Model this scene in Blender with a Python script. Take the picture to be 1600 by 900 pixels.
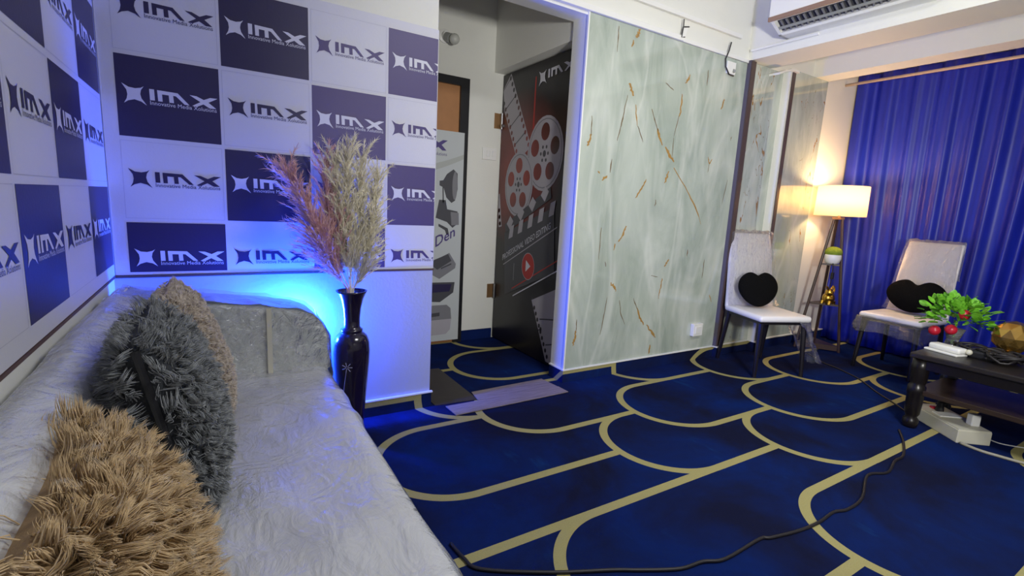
import bpy, bmesh, math, random
import numpy as np
from mathutils import Vector, Matrix
R_ = math.radians
random.seed(7)
for o in list(bpy.data.objects): bpy.data.objects.remove(o)
SC = bpy.context.scene
COL = SC.collection

# ------------------------------------------------------------------ camera
CAM_H = 1.15
FPX = 756.9
cam = bpy.data.cameras.new('camera'); camo = bpy.data.objects.new('camera', cam); COL.objects.link(camo)
cam.sensor_width = 36.0; cam.lens = FPX * 36.0 / 1600.0; cam.clip_start = 0.02
CAMROT = Matrix.Rotation(R_(-31.746), 3, 'Z') @ Matrix.Rotation(R_(80.4285), 3, 'X') @ Matrix.Rotation(R_(3.0363), 3, 'Z')
camo.matrix_world = Matrix.Translation((0, 0, CAM_H)) @ CAMROT.to_4x4()
SC.camera = camo

# ------------------------------------------------------------------ world, lights, exposure
w = bpy.data.worlds.new('world'); SC.world = w; w.use_nodes = True
w.node_tree.nodes['Background'].inputs[0].default_value = (.6, .65, .8, 1)
w.node_tree.nodes['Background'].inputs[1].default_value = 0.05
vs = SC.view_settings
vs.view_transform = 'Standard'; vs.look = 'None'; vs.gamma = 1.0; vs.use_curve_mapping = False
vs.exposure = 0.0

def area(name, loc, target, sx, sy, power, color, spread=180):
    l = bpy.data.lights.new(name, 'AREA'); l.shape = 'RECTANGLE'; l.size = sx; l.size_y = sy
    l.energy = power; l.color = color; l.spread = R_(spread)
    o = bpy.data.objects.new(name, l); COL.objects.link(o); o.location = loc
    o.rotation_euler = (Vector(target) - Vector(loc)).to_track_quat('-Z', 'Y').to_euler()
    return o
# studio softbox on a stand behind the photographer, turned to the marble wall
area('studio_softbox_light', (.85, -.80, 1.42), (3.6, 2.46, 2.05), .30, .24, 38, (1.0, .985, .93), 104)
# ceiling panel over the room
area('ceiling_panel_light', (1.8, 0.0, 2.93), (1.8, 0.0, 0), .9, .5, 54, (.97, .98, .99), 180)

# ------------------------------------------------------------------ pixel helpers
CPOS = Vector((0, 0, CAM_H))
def ray(p): return CAMROT @ Vector(((p[0] - 800) / FPX, (450 - p[1]) / FPX, -1.0))
def on_z(p, z=0.0):
    v = ray(p); return CPOS + v * ((z - CAM_H) / v.z)
def on_y(p, y):
    v = ray(p); return CPOS + v * (y / v.y)
def on_x(p, x):
    v = ray(p); return CPOS + v * (x / v.x)

# ------------------------------------------------------------------ materials
def nt(name):
    m = bpy.data.materials.new(name); m.use_nodes = True
    return m, m.node_tree, m.node_tree.nodes['Principled BSDF']
def link(t, a, b): t.links.new(a, b)
def mat(name, col, rough=.5, metal=0, bump=0, bscale=60, var=0, vscale=6, spec=.5, coat=0, sheen=0, emit=None, es=0, trans=0):
    m, t, b = nt(name)
    b.inputs['Base Color'].default_value = (*col, 1)
    b.inputs['Roughness'].default_value = rough; b.inputs['Metallic'].default_value = metal
    b.inputs['Specular IOR Level'].default_value = spec; b.inputs['Coat Weight'].default_value = coat
    b.inputs['Sheen Weight'].default_value = sheen; b.inputs['Transmission Weight'].default_value = trans
    if emit:
        b.inputs['Emission Color'].default_value = (*emit, 1); b.inputs['Emission Strength'].default_value = es
    tc = t.nodes.new('ShaderNodeTexCoord')
    if var:
        n = t.nodes.new('ShaderNodeTexNoise'); n.inputs['Scale'].default_value = vscale; n.inputs['Detail'].default_value = 4
        link(t, tc.outputs['Object'], n.inputs['Vector'])
        mx = t.nodes.new('ShaderNodeMix'); mx.data_type = 'RGBA'
        mx.inputs['A'].default_value = (*[c * (1 - var) for c in col], 1)
        mx.inputs['B'].default_value = (*[min(1, c * (1 + var)) for c in col], 1)
        link(t, n.outputs['Fac'], mx.inputs['Factor']); link(t, mx.outputs['Result'], b.inputs['Base Color'])
    if bump:
        n = t.nodes.new('ShaderNodeTexNoise'); n.inputs['Scale'].default_value = bscale; n.inputs['Detail'].default_value = 3
        link(t, tc.outputs['Object'], n.inputs['Vector'])
        bp = t.nodes.new('ShaderNodeBump'); bp.inputs['Strength'].default_value = bump; bp.inputs['Distance'].default_value = .01
        link(t, n.outputs['Fac'], bp.inputs['Height']); link(t, bp.outputs['Normal'], b.inputs['Normal'])
    return m

class NG:
    """small node maths helper"""
    def __init__(s, t): s.t = t
    def m(s, op, a, b=None, c=None):
        n = s.t.nodes.new('ShaderNodeMath'); n.operation = op
        for i, v in enumerate((a, b, c)):
            if v is None: continue
            if isinstance(v, (int, float)): n.inputs[i].default_value = v
            else: s.t.links.new(v, n.inputs[i])
        return n.outputs[0]
    def mix(s, f, a, b):
        n = s.t.nodes.new('ShaderNodeMix'); n.data_type = 'RGBA'
        for k, v in (('Factor', f), ('A', a), ('B', b)):
            if isinstance(v, tuple): n.inputs[k].default_value = (*v, 1)
            elif isinstance(v, (int, float)): n.inputs[k].default_value = v
            else: s.t.links.new(v, n.inputs[k])
        return n.outputs['Result']
    def noise(s, vec, scale, detail=3, rough=.5, dist=0):
        n = s.t.nodes.new('ShaderNodeTexNoise'); n.inputs['Scale'].default_value = scale
        n.inputs['Detail'].default_value = detail; n.inputs['Roughness'].default_value = rough; n.inputs['Distortion'].default_value = dist
        s.t.links.new(vec, n.inputs['Vector']); return n.outputs['Fac']
    def mapv(s, vec, scale=(1, 1, 1), loc=(0, 0, 0), rot=(0, 0, 0)):
        n = s.t.nodes.new('ShaderNodeMapping'); n.inputs['Scale'].default_value = scale
        n.inputs['Location'].default_value = loc; n.inputs['Rotation'].default_value = rot
        s.t.links.new(vec, n.inputs['Vector']); return n.outputs[0]
    def ramp(s, f, lo, hi):
        n = s.t.nodes.new('ShaderNodeMapRange'); n.inputs['From Min'].default_value = lo; n.inputs['From Max'].default_value = hi
        s.t.links.new(f, n.inputs['Value']); return n.outputs[0]

def carpet(name, bars, hh=.338, lw=.043):
    """navy carpet with a woven pattern of round-ended bars outlined in olive yellow"""
    m, t, b = nt(name); g = NG(t)
    geo = t.nodes.new('ShaderNodeNewGeometry'); sp = t.nodes.new('ShaderNodeSeparateXYZ'); link(t, geo.outputs['Position'], sp.inputs[0])
    X = sp.outputs['X']; Y = g.m('ADD', sp.outputs['Y'], sp.outputs['Z'])
    L = None
    for (x0, yc) in sorted(bars):
        dx = g.m('MINIMUM', g.m('SUBTRACT', X, x0 + hh), 0.0)
        dy = g.m('SUBTRACT', Y, yc)
        dd = g.m('SUBTRACT', g.m('SQRT', g.m('ADD', g.m('MULTIPLY', dx, dx), g.m('MULTIPLY', dy, dy))), hh)
        inside = g.m('LESS_THAN', dd, 0.0); line = g.m('GREATER_THAN', dd, -lw)
        # L = inside ? line : L
        if L is None: L = g.m('MULTIPLY', inside, line)
        else: L = g.m('ADD', g.m('MULTIPLY', L, g.m('SUBTRACT', 1.0, inside)), g.m('MULTIPLY', inside, line))
    pos = geo.outputs['Position']
    n1 = g.noise(pos, 1.7, 5, .6, .4); n2 = g.noise(g.mapv(pos, (9, 3, 1), rot=(0, 0, .5)), 1.0, 4, .6)
    n3 = g.noise(pos, 260, 2, .6)
    c = g.mix(g.ramp(n1, .38, .74), (.010, .012, .034), (.006, .022, .135))
    c = g.mix(g.m('MULTIPLY', g.ramp(n2, .60, .78), g.ramp(n1, .5, .7)), c, (.012, .07, .22))
    yel = g.mix(n3, (.28, .25, .10), (.42, .38, .17))
    col = g.mix(L, c, yel)
    link(t, col, b.inputs['Base Color'])
    b.inputs['Roughness'].default_value = 1.0; b.inputs['Specular IOR Level'].default_value = .0
    bp = t.nodes.new('ShaderNodeBump'); bp.inputs['Strength'].default_value = .35; bp.inputs['Distance'].default_value = .004
    link(t, n3, bp.inputs['Height']); link(t, bp.outputs['Normal'], b.inputs['Normal'])
    return m
def row(k): return 1.89 + .316 * k
ROOM_BARS = [(-.9, row(1)), (-.8, row(-1)), (-.7, row(-3)), (.53, row(0)), (.91, row(2)), (1.20, row(1)), (1.62, row(-1)), (.86, row(-3)),
             (1.85, row(-4)), (2.04, row(0)), (2.38, row(2)), (2.42, row(-2)), (2.89, row(-1)), (3.14, row(1)), (3.65, row(0)),
             (4.0, row(-2)), (4.51, row(-1)), (2.9, row(-6)), (.1, row(-5)), (1.1, row(-6)), (4.9, row(-4)), (3.3, row(-5))]
PASS_BARS = [(.8, 3.29), (1.375, 2.97), (1.645, 3.62)]

def marble(name, sx, seed, cracks=1.0):
    m, t, b = nt(name); g = NG(t)
    tc = t.nodes.new('ShaderNodeTexCoord'); pos = g.mapv(tc.outputs['Object'], loc=(seed, 0, seed * .37))
    flow = g.noise(g.mapv(pos, (1.1 * sx, 1, .42), rot=(0, .22, 0)), 2.6, 6, .6, 1.3)
    fine = g.noise(g.mapv(pos, (2.6 * sx, 1, .5), rot=(0, .12, 0)), 5.0, 5, .6, 1.0)
    blot = g.noise(pos, 1.4, 3, .5, .6)
    c = g.mix(g.ramp(flow, .33, .66), (.32, .375, .32), (.49, .54, .48))
    c = g.mix(g.m('MULTIPLY', g.ramp(fine, .52, .8), .35), c, (.68, .70, .66))
    c = g.mix(g.m('MULTIPLY', g.ramp(blot, .52, .75), .5), c, (.33, .37, .335))
    # pale drifting veins
    pv = g.m('ABSOLUTE', g.m('SUBTRACT', g.noise(g.mapv(pos, (1.0 * sx, 1, .35), loc=(3.1, 0, 1.2), rot=(0, -.25, 0)), 1.7, 3, .5, 1.2), .5))
    c = g.mix(g.m('MULTIPLY', g.m('SUBTRACT', 1.0, g.ramp(pv, .0, .05)), .28), c, (.74, .76, .72))
    # broken gold-brown cracks
    gv = g.m('ABSOLUTE', g.m('SUBTRACT', g.noise(g.mapv(pos, (1.25 * sx, 1, .36), loc=(7.7, 0, 2.3), rot=(0, .30, 0)), 2.3, 4, .62, .9), .5))
    brk = g.noise(g.mapv(pos, (2, 1, 1.2), loc=(1.3, 0, 5.1)), 4.6, 3, .6)
    wid = g.m('MULTIPLY', g.ramp(brk, .52, .76), .015)
    gold = g.m('LESS_THAN', gv, wid)
    hair = g.m('MULTIPLY', g.m('LESS_THAN', gv, .0022), g.m('GREATER_THAN', brk, .46))
    c = g.mix(g.m('MULTIPLY', hair, .6 * cracks), c, (.20, .15, .08))
    c = g.mix(g.m('MULTIPLY', gold, cracks), c, g.mix(fine, (.22, .12, .03), (.42, .25, .07)))
    link(t, c, b.inputs['Base Color'])
    b.inputs['Roughness'].default_value = .07; b.inputs['IOR'].default_value = 1.65
    return m

M = {}
M['paint'] = mat('white_wall_paint', (.74, .74, .69), .6, bump=.08, bscale=120, var=.03)
M['paint_lilac'] = mat('white_vinyl', (.60, .60, .66), .45, bump=.05, bscale=90, var=.03)
M['ceil'] = mat('ceiling_paint', (.74, .73, .70), .8)
M['carpet'] = carpet('patterned_carpet', ROOM_BARS)
M['carpet_p'] = carpet('patterned_carpet_passage', PASS_BARS)
M['marble'] = marble('grey_gold_marble', 1.0, 0.0, 0.0)
M['vein'] = mat('gold_brown_vein', (.36, .21, .06), .35, var=.45, vscale=60)
M['vein_d'] = mat('umber_vein', (.17, .12, .065), .35, var=.3, vscale=60)
M['marble2'] = marble('grey_gold_marble_side', 1.0, 4.2); M['marble2'].node_tree.nodes['Principled BSDF'].inputs['IOR'].default_value = 2.3; M['marble2'].node_tree.nodes['Principled BSDF'].inputs['Roughness'].default_value = .045
M['navy'] = mat('navy_print', (.020, .014, .062), .42, bump=.04, bscale=90)
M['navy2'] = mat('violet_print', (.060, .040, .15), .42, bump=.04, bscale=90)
M['white_ink'] = mat('white_print', (.62, .62, .68), .45)
M['outline'] = mat('outline_print', (.42, .42, .50), .5)
M['brown_trim'] = mat('brown_trim', (.085, .045, .04), .5)
M['dark_strip'] = mat('dark_brown_strip', (.075, .05, .045), .4)
M['black'] = mat('black_paint', (.012, .012, .014), .35)
M['blackmetal'] = mat('black_metal', (.012, .010, .014), .35, metal=.2)
M['white_pl'] = mat('white_plastic', (.78, .78, .76), .35)
M['cream_pl'] = mat('cream_plastic', (.58, .56, .45), .4, var=.05)
M['grey_pl'] = mat('grey_plastic', (.30, .31, .30), .4)
M['wood_or'] = mat('orange_wood', (.42, .19, .07), .5, var=.12, vscale=14)
M['brass'] = mat('brass', (.45, .26, .12), .35, metal=.8)
M['steel'] = mat('steel', (.35, .35, .35), .3, metal=1)
M['leather'] = mat('white_leatherette', (.84, .82, .82), .38, bump=.05, bscale=40)
M['sofa'] = mat('pale_sofa_fabric', (.70, .70, .70), .7, bump=.15, bscale=120, var=.05)
M['plush'] = mat('black_plush', (.006, .006, .006), 1.0, sheen=.0, bump=.6, bscale=240, spec=.05)
M['vase'] = mat('dark_lacquer', (.012, .007, .028), .18, coat=.4)
M['vase_deco'] = mat('vase_flower_paint', (.40, .38, .55), .5)
M['darkwood'] = mat('dark_wood', (.030, .018, .012), .35, var=.25, vscale=12)
M['lampwood'] = mat('brown_lamp_wood', (.045, .022, .018), .4, var=.2, vscale=10)
M['blackwood'] = mat('black_lacquer_wood', (.008, .006, .006), .3, bump=.05, bscale=30)
M['tableedge'] = mat('table_top_wood', (.016, .013, .012), .35, var=.3, vscale=9)
M['cable'] = mat('black_cable', (.012, .010, .012), .5)
M['cable_w'] = mat('white_cable', (.6, .6, .6), .5)
M['green'] = mat('leaf_green', (.16, .46, .03), .45, var=.6, vscale=40)
M['moss'] = mat('moss_green', (.22, .30, .02), .9, var=.3, vscale=60, bump=.8, bscale=150)
M['red'] = mat('red_berry', (.45, .012, .03), .3)
M['gold'] = mat('gold_glass', (.62, .38, .10), .16, metal=.9)
M['gold2'] = mat('gold_leaf', (.85, .52, .08), .25, metal=1)
M['red_print'] = mat('red_print', (.42, .03, .025), .5)
M['grey_print'] = mat('grey_print', (.40, .38, .42), .5)
M['dgrey_print'] = mat('dark_grey_print', (.06, .06, .07), .5)
M['mgrey_print'] = mat('mid_grey_print', (.20, .20, .22), .5)
M['violet_ink'] = mat('violet_lettering', (.07, .045, .20), .5)
M['poster'] = mat('pale_poster', (.52, .55, .56), .4)
M['poster2'] = mat('poster_shadow_print', (.42, .44, .42), .4)
M['pink'] = mat('pink_pampas', (.86, .54, .54), .9, var=.2, vscale=30)
M['cream'] = mat('cream_pampas', (.92, .85, .68), .9, var=.12, vscale=30)

def wood_plank(name, a, b_):
    m, t, b = nt(name); g = NG(t); tc = t.nodes.new('ShaderNodeTexCoord')
    n = g.noise(g.mapv(tc.outputs['Object'], (3, 45, 1)), 2.5, 5, .65, .6)
    link(t, g.mix(g.ramp(n, .3, .7), a, b_), b.inputs['Base Color']); b.inputs['Roughness'].default_value = .45
    return m
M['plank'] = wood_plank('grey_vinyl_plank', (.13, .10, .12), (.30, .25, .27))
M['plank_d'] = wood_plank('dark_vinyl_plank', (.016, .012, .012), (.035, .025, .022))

def door_print():
    m, t, b = nt('film_door_print'); g = NG(t)
    geo = t.nodes.new('ShaderNodeNewGeometry'); sp = t.nodes.new('ShaderNodeSeparateXYZ'); link(t, geo.outputs['Position'], sp.inputs[0])
    dy = g.m('MULTIPLY', g.m('SUBTRACT', sp.outputs['Y'], 3.30), 1.25); dz = g.m('MULTIPLY', g.m('SUBTRACT', sp.outputs['Z'], 1.42), 1.15)
    r = g.m('SQRT', g.m('ADD', g.m('MULTIPLY', dy, dy), g.m('MULTIPLY', dz, dz)))
    n = g.noise(geo.outputs['Position'], 4, 4)
    f = g.m('MULTIPLY', g.m('SUBTRACT', 1.0, g.ramp(r, .1, .72)), g.m('ADD', n, .35))
    link(t, g.mix(f, (.012, .010, .013), (.33, .035, .022)), b.inputs['Base Color']); b.inputs['Roughness'].default_value = .3
    return m
M['door_print'] = door_print()

def plastic_film(name, clear=.72, bscale=26, bstr=.8, tint=(.85, .87, .88), rough=.16, gl=.3):
    m = bpy.data.materials.new(name); m.use_nodes = True; t = m.node_tree; t.nodes.clear(); g = NG(t)
    out = t.nodes.new('ShaderNodeOutputMaterial')
    tr = t.nodes.new('ShaderNodeBsdfTransparent'); df = t.nodes.new('ShaderNodeBsdfDiffuse'); gs = t.nodes.new('ShaderNodeBsdfGlossy')
    df.inputs[0].default_value = (*tint, 1); gs.inputs['Roughness'].default_value = rough; gs.inputs[0].default_value = (1, 1, 1, 1)
    tc = t.nodes.new('ShaderNodeTexCoord')
    n = g.noise(g.mapv(tc.outputs['Object'], (1.6, .8, 1.2), rot=(.3, .2, .6)), bscale, 5, .6, 1.2)
    n2 = g.m('ABSOLUTE', g.m('SUBTRACT', g.noise(tc.outputs['Object'], bscale * .45, 4, .55, 1.6), .5))
    bp = t.nodes.new('ShaderNodeBump'); bp.inputs['Strength'].default_value = bstr; bp.inputs['Distance'].default_value = .02
    link(t, g.m('ADD', n, g.m('MULTIPLY', n2, 1.6)), bp.inputs['Height'])
    for s in (df, gs): link(t, bp.outputs['Normal'], s.inputs['Normal'])
    fr = t.nodes.new('ShaderNodeFresnel'); fr.inputs[0].default_value = 1.5; link(t, bp.outputs['Normal'], fr.inputs['Normal'])
    m1 = t.nodes.new('ShaderNodeMixShader'); m1.inputs[0].default_value = clear; link(t, df.outputs[0], m1.inputs[1]); link(t, tr.outputs[0], m1.inputs[2])
    m2 = t.nodes.new('ShaderNodeMixShader')
    link(t, g.m('MINIMUM', g.m('ADD', g.m('MULTIPLY', fr.outputs[0], 1.2), gl * .15), 1.0), m2.inputs[0])
    link(t, m1.outputs[0], m2.inputs[1]); link(t, gs.outputs[0], m2.inputs[2]); link(t, m2.outputs[0], out.inputs[0])
    return m
M['film'] = plastic_film('clear_plastic_cover', .60, 12, .40, gl=.25, rough=.2)
M['film2'] = plastic_film('clear_arm_cover', .72, 20, .7, gl=.5, rough=.14)
M['wrap'] = plastic_film('clear_cling_wrap', .95, 40, .8, gl=.25, rough=.1)

def fur_mat(name, a, b_, scale=35):
    m, t, b = nt(name); g = NG(t); tc = t.nodes.new('ShaderNodeTexCoord')
    n = g.noise(tc.outputs['Object'], scale, 3, .6)
    link(t, g.mix(g.ramp(n, .3, .7), a, b_), b.inputs['Base Color'])
    b.inputs['Roughness'].default_value = .75; b.inputs['Specular IOR Level'].default_value = .25; b.inputs['Sheen Weight'].default_value = .3
    return m
M['fur_brown'] = fur_mat('tan_fur', (.44, .29, .13), (.78, .58, .33))
M['fur_dark'] = fur_mat('charcoal_fur', (.10, .108, .115), (.42, .44, .45), 60)
M['fur_beige'] = fur_mat('beige_fur', (.50, .42, .34), (.74, .65, .55), 60)
M['tan_cloth'] = mat('tan_cloth', (.34, .22, .10), .9, bump=.2, bscale=200)
M['dark_cloth'] = mat('dark_cloth', (.03, .034, .04), .9, bump=.2, bscale=200)
M['beige_cloth'] = mat('beige_cloth', (.42, .34, .26), .9, bump=.2, bscale=200)

def curtain_mat():
    m, t, b = nt('royal_blue_satin'); g = NG(t); tc = t.nodes.new('ShaderNodeTexCoord')
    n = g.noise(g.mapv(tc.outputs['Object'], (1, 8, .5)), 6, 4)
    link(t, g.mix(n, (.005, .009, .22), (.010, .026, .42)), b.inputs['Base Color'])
    b.inputs['Roughness'].default_value = .42; b.inputs['Specular IOR Level'].default_value = .5; b.inputs['Sheen Weight'].default_value = .0
    b.inputs['Sheen Tint'].default_value = (.4, .5, 1, 1)
    w2 = g.noise(g.mapv(tc.outputs['Object'], (1, 1, 1)), 900, 1)
    bp = t.nodes.new('ShaderNodeBump'); bp.inputs['Strength'].default_value = .15; bp.inputs['Distance'].default_value = .001
    link(t, w2, bp.inputs['Height']); link(t, bp.outputs['Normal'], b.inputs['Normal'])
    return m
M['curtain'] = curtain_mat()

def shade_mat():
    m = bpy.data.materials.new('warm_lamp_shade'); m.use_nodes = True; t = m.node_tree; t.nodes.clear()
    out = t.nodes.new('ShaderNodeOutputMaterial'); df = t.nodes.new('ShaderNodeBsdfDiffuse'); tl = t.nodes.new('ShaderNodeBsdfTranslucent')
    em = t.nodes.new('ShaderNodeEmission'); em.inputs[0].default_value = (1, .72, .36, 1); em.inputs[1].default_value = .55
    df.inputs[0].default_value = (.8, .74, .62, 1); tl.inputs[0].default_value = (.85, .72, .5, 1)
    mx = t.nodes.new('ShaderNodeMixShader'); mx.inputs[0].default_value = .6; link(t, df.outputs[0], mx.inputs[1]); link(t, tl.outputs[0], mx.inputs[2])
    ad = t.nodes.new('ShaderNodeAddShader'); link(t, mx.outputs[0], ad.inputs[0]); link(t, em.outputs[0], ad.inputs[1]); link(t, ad.outputs[0], out.inputs[0])
    return m
M['shade'] = shade_mat()
def emis(name, col, s):
    m = bpy.data.materials.new(name); m.use_nodes = True; t = m.node_tree; t.nodes.clear()
    out = t.nodes.new('ShaderNodeOutputMaterial'); em = t.nodes.new('ShaderNodeEmission')
    em.inputs[0].default_value = (*col, 1); em.inputs[1].default_value = s; link(t, em.outputs[0], out.inputs[0]); return m
M['bulb'] = emis('lit_warm_bulb', (1, .75, .4), 30)
M['bluebulb'] = emis('lit_blue_bulb', (.02, .12, 1), 30)
M['glass'] = mat('clear_glass', (.9, .92, .95), .05, trans=.9)

# ------------------------------------------------------------------ mesh helpers
class B:
    def __init__(s): s.v = []; s.f = []
    def add(s, vs_, fs):
        n = len(s.v); s.v += [tuple(v) for v in vs_]; s.f += [tuple(i + n for i in f) for f in fs]; return s
    def box(s, a, b):
        (x0, y0, z0), (x1, y1, z1) = a, b
        return s.add([(x0, y0, z0), (x1, y0, z0), (x1, y1, z0), (x0, y1, z0), (x0, y0, z1), (x1, y0, z1), (x1, y1, z1), (x0, y1, z1)],
                     [(0, 3, 2, 1), (4, 5, 6, 7), (0, 1, 5, 4), (1, 2, 6, 5), (2, 3, 7, 6), (3, 0, 4, 7)])
    def prism(s, poly, ax, a, b):
        """poly of 2-tuples in the two other axes, extruded along axis ax from a to b"""
        def P(p, q):
            return {'x': (q, p[0], p[1]), 'y': (p[0], q, p[1]), 'z': (p[0], p[1], q)}[ax]
        n = len(poly); vs_ = [P(p, a) for p in poly] + [P(p, b) for p in poly]
        return s.add(vs_, [tuple(range(n))[::-1], tuple(range(n, 2 * n))] + [(i, (i + 1) % n, n + (i + 1) % n, n + i) for i in range(n)])
    def tube(s, pts, r, n=8, cap=True):
        pts = [Vector(p) for p in pts]; rs = r if isinstance(r, (list, tuple)) else [r] * len(pts)
        base = len(s.v); up = Vector((0, 0, 1)); prev = None
        for i, p in enumerate(pts):
            d = (pts[min(i + 1, len(pts) - 1)] - pts[max(i - 1, 0)]).normalized()
            if prev is None:
                a = d.cross(up)
                if a.length < 1e-3: a = d.cross(Vector((1, 0, 0)))
            else: a = prev - d * prev.dot(d)
            a.normalize(); prev = a; b = d.cross(a)
            for k in range(n):
                t = 2 * math.pi * k / n; s.v.append(tuple(p + (a * math.cos(t) + b * math.sin(t)) * rs[i]))
        m = len(pts)
        for i in range(m - 1):
            for k in range(n):
                s.f.append((base + i * n + k, base + i * n + (k + 1) % n, base + (i + 1) * n + (k + 1) % n, base + (i + 1) * n + k))
        if cap:
            s.f.append(tuple(base + k for k in range(n))[::-1]); s.f.append(tuple(base + (m - 1) * n + k for k in range(n)))
        return s
    def lathe(s, prof, c=(0, 0, 0), n=32, closed=True):
        base = len(s.v)
        for (r, z) in prof:
            for k in range(n):
                t = 2 * math.pi * k / n; s.v.append((c[0] + r * math.cos(t), c[1] + r * math.sin(t), c[2] + z))
        for i in range(len(prof) - 1):
            for k in range(n):
                s.f.append((base + i * n + k, base + i * n + (k + 1) % n, base + (i + 1) * n + (k + 1) % n, base + (i + 1) * n + k))
        if closed:
            s.f.append(tuple(base + k for k in range(n))[::-1]); m = len(prof) - 1
            s.f.append(tuple(base + m * n + k for k in range(n)))
        return s
    def sphere(s, c, r, n=16, m=10, sc=(1, 1, 1)):
        pr = [(r * math.sin(math.pi * i / m), -r * math.cos(math.pi * i / m)) for i in range(1, m)]
        base = len(s.v)
        for (q, z) in pr:
            for k in range(n):
                t = 2 * math.pi * k / n; s.v.append((c[0] + q * math.cos(t) * sc[0], c[1] + q * math.sin(t) * sc[1], c[2] + z * sc[2]))
        for i in range(len(pr) - 1):
            for k in range(n):
                s.f.append((base + i * n + k, base + i * n + (k + 1) % n, base + (i + 1) * n + (k + 1) % n, base + (i + 1) * n + k))
        lo = len(s.v); s.v.append((c[0], c[1], c[2] - r * sc[2])); hi = len(s.v); s.v.append((c[0], c[1], c[2] + r * sc[2]))
        for k in range(n):
            s.f.append((lo, base + (k + 1) % n, base + k)); q = base + (len(pr) - 1) * n
            s.f.append((hi, q + k, q + (k + 1) % n))
        return s
    def data(s, name):
        me = bpy.data.meshes.new(name); me.from_pydata(s.v, [], s.f); me.update(); return me
    def obj(s, name, m, parent=None, smooth=False, bevel=0, seg=2, solid=0):
        me = s.data(name)
        if bevel:
            bm = bmesh.new(); bm.from_mesh(me)
            es = [e for e in bm.edges if e.is_manifold and e.calc_face_angle(0) > .6]
            bmesh.ops.bevel(bm, geom=es, offset=bevel, segments=seg, affect='EDGES', profile=.5)
            bm.to_mesh(me); bm.free()
        return put(name, me, m, parent, smooth)
def put(name, me, m, parent=None, smooth=False):
    if m is not None and not me.materials: me.materials.append(m if not isinstance(m, str) else M[m])
    if smooth:
        me.polygons.foreach_set('use_smooth', [True] * len(me.polygons))
    o = bpy.data.objects.new(name, me); COL.objects.link(o)
    if parent is not None:
        o.parent = parent
        if parent.get('_world'):
            o.matrix_parent_inverse = Matrix.Translation(-Vector(parent['_world']))
    return o
def tag(o, label=None, cat=None, group=None, kind=None):
    if label: o['label'] = label
    if cat: o['category'] = cat
    if group: o['group'] = group
    if kind: o['kind'] = kind
    return o
def thing(name, label, cat, loc=(0, 0, 0), rz=0, group=None, world=False):
    """Empty at the base of a thing; world=True when its parts are written in world coordinates"""
    o = bpy.data.objects.new(name, None); COL.objects.link(o); o.location = loc; o.rotation_euler = (0, 0, rz)
    o.empty_display_size = .1
    if world: o['_world'] = list(loc)
    return tag(o, label, cat, group)
def struct(o, label=None): o['kind'] = 'structure'; 
def smooth_angle(o, ang=40):
    me = o.data
    me.polygons.foreach_set('use_smooth', [True] * len(me.polygons))
    try: me.set_sharp_from_angle(angle=R_(ang))
    except Exception: pass
    return o
def poly_obj(name, P, n, m, parent):
    """flat print: list of world points (already on the surface)"""
    me = bpy.data.meshes.new(name); me.from_pydata([tuple(p) for p in P], [], [tuple(range(len(P)))]); me.update()
    return put(name, me, m, parent)

# ------------------------------------------------------------------ room shell
YW = 2.46; XL = -.352; XR = 5.42; YF = -2.3; ZC = 2.95; OX0, OX1, OZ = 1.005, 1.955, 2.31; YB = 2.60; YP = 3.62
def st(o, label, cat): o['kind'] = 'structure'; o['label'] = label; o['category'] = cat; return o
st(B().box((XL, YF, -.06), (XR, YW + .10, 0)).obj('floor', 'carpet'), 'navy blue carpet patterned with olive yellow rounded outlines', 'floor')
st(B().box((.9, YW + .10, -.06), (2.3, YP, 0)).obj('floor', 'carpet_p'), 'navy carpet with yellow outlines inside the doorway passage', 'floor')
st(B().box((XL - .1, YF - .1, ZC), (XR + .1, YP + .1, ZC + .1)).obj('ceiling', 'ceil'), 'plain white ceiling out of view above the room', 'ceiling')
st(B().box((XL - .1, YF, 0), (XL, YW + .14, ZC)).obj('wall_left', 'paint'), 'white wall behind the wrapped sofa', 'wall')
wb = B().box((XL, YW, 0), (OX0, YB, ZC)).box((OX0, YW, OZ), (OX1, YB, ZC)).box((OX1, YW, 0), (XR, YB, ZC)).obj('wall_back', 'paint')
st(wb, 'white back wall with a doorway between banner and marble', 'wall')
st(B().box((XR, YF, 0), (XR + .1, YB, ZC)).obj('wall_right', 'paint'), 'wall behind the blue curtain', 'wall')
st(B().box((XL, YF - .1, 0), (XR, YF, ZC)).obj('wall_front', 'paint'), 'white wall behind the photographer', 'wall')
st(B().box((.85, YP, 0), (2.6, YP + .1, ZC)).obj('wall_passage', 'paint'), 'white wall at the far end of the passage', 'wall')
wpl = B().box((.80, YB, 0), (.90, YP, ZC)).obj('wall_passage', 'paint'); st(wpl, 'left side wall of the passage behind the banner wall', 'wall')
wpr = B().box((1.97, YB, 2.197), (2.30, YP, ZC)).box((2.10, YB, 0), (2.30, YP, 2.197)).obj('wall_passage', 'paint')
st(wpr, 'right side wall of the passage with lintel above the film-print door', 'wall')
# marble cladding: three sheets on the back wall
mp1 = B().box((OX1, YW - .012, .092), (3.51, YW, 2.31)).obj('marble_panel', 'marble', wb)
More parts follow.
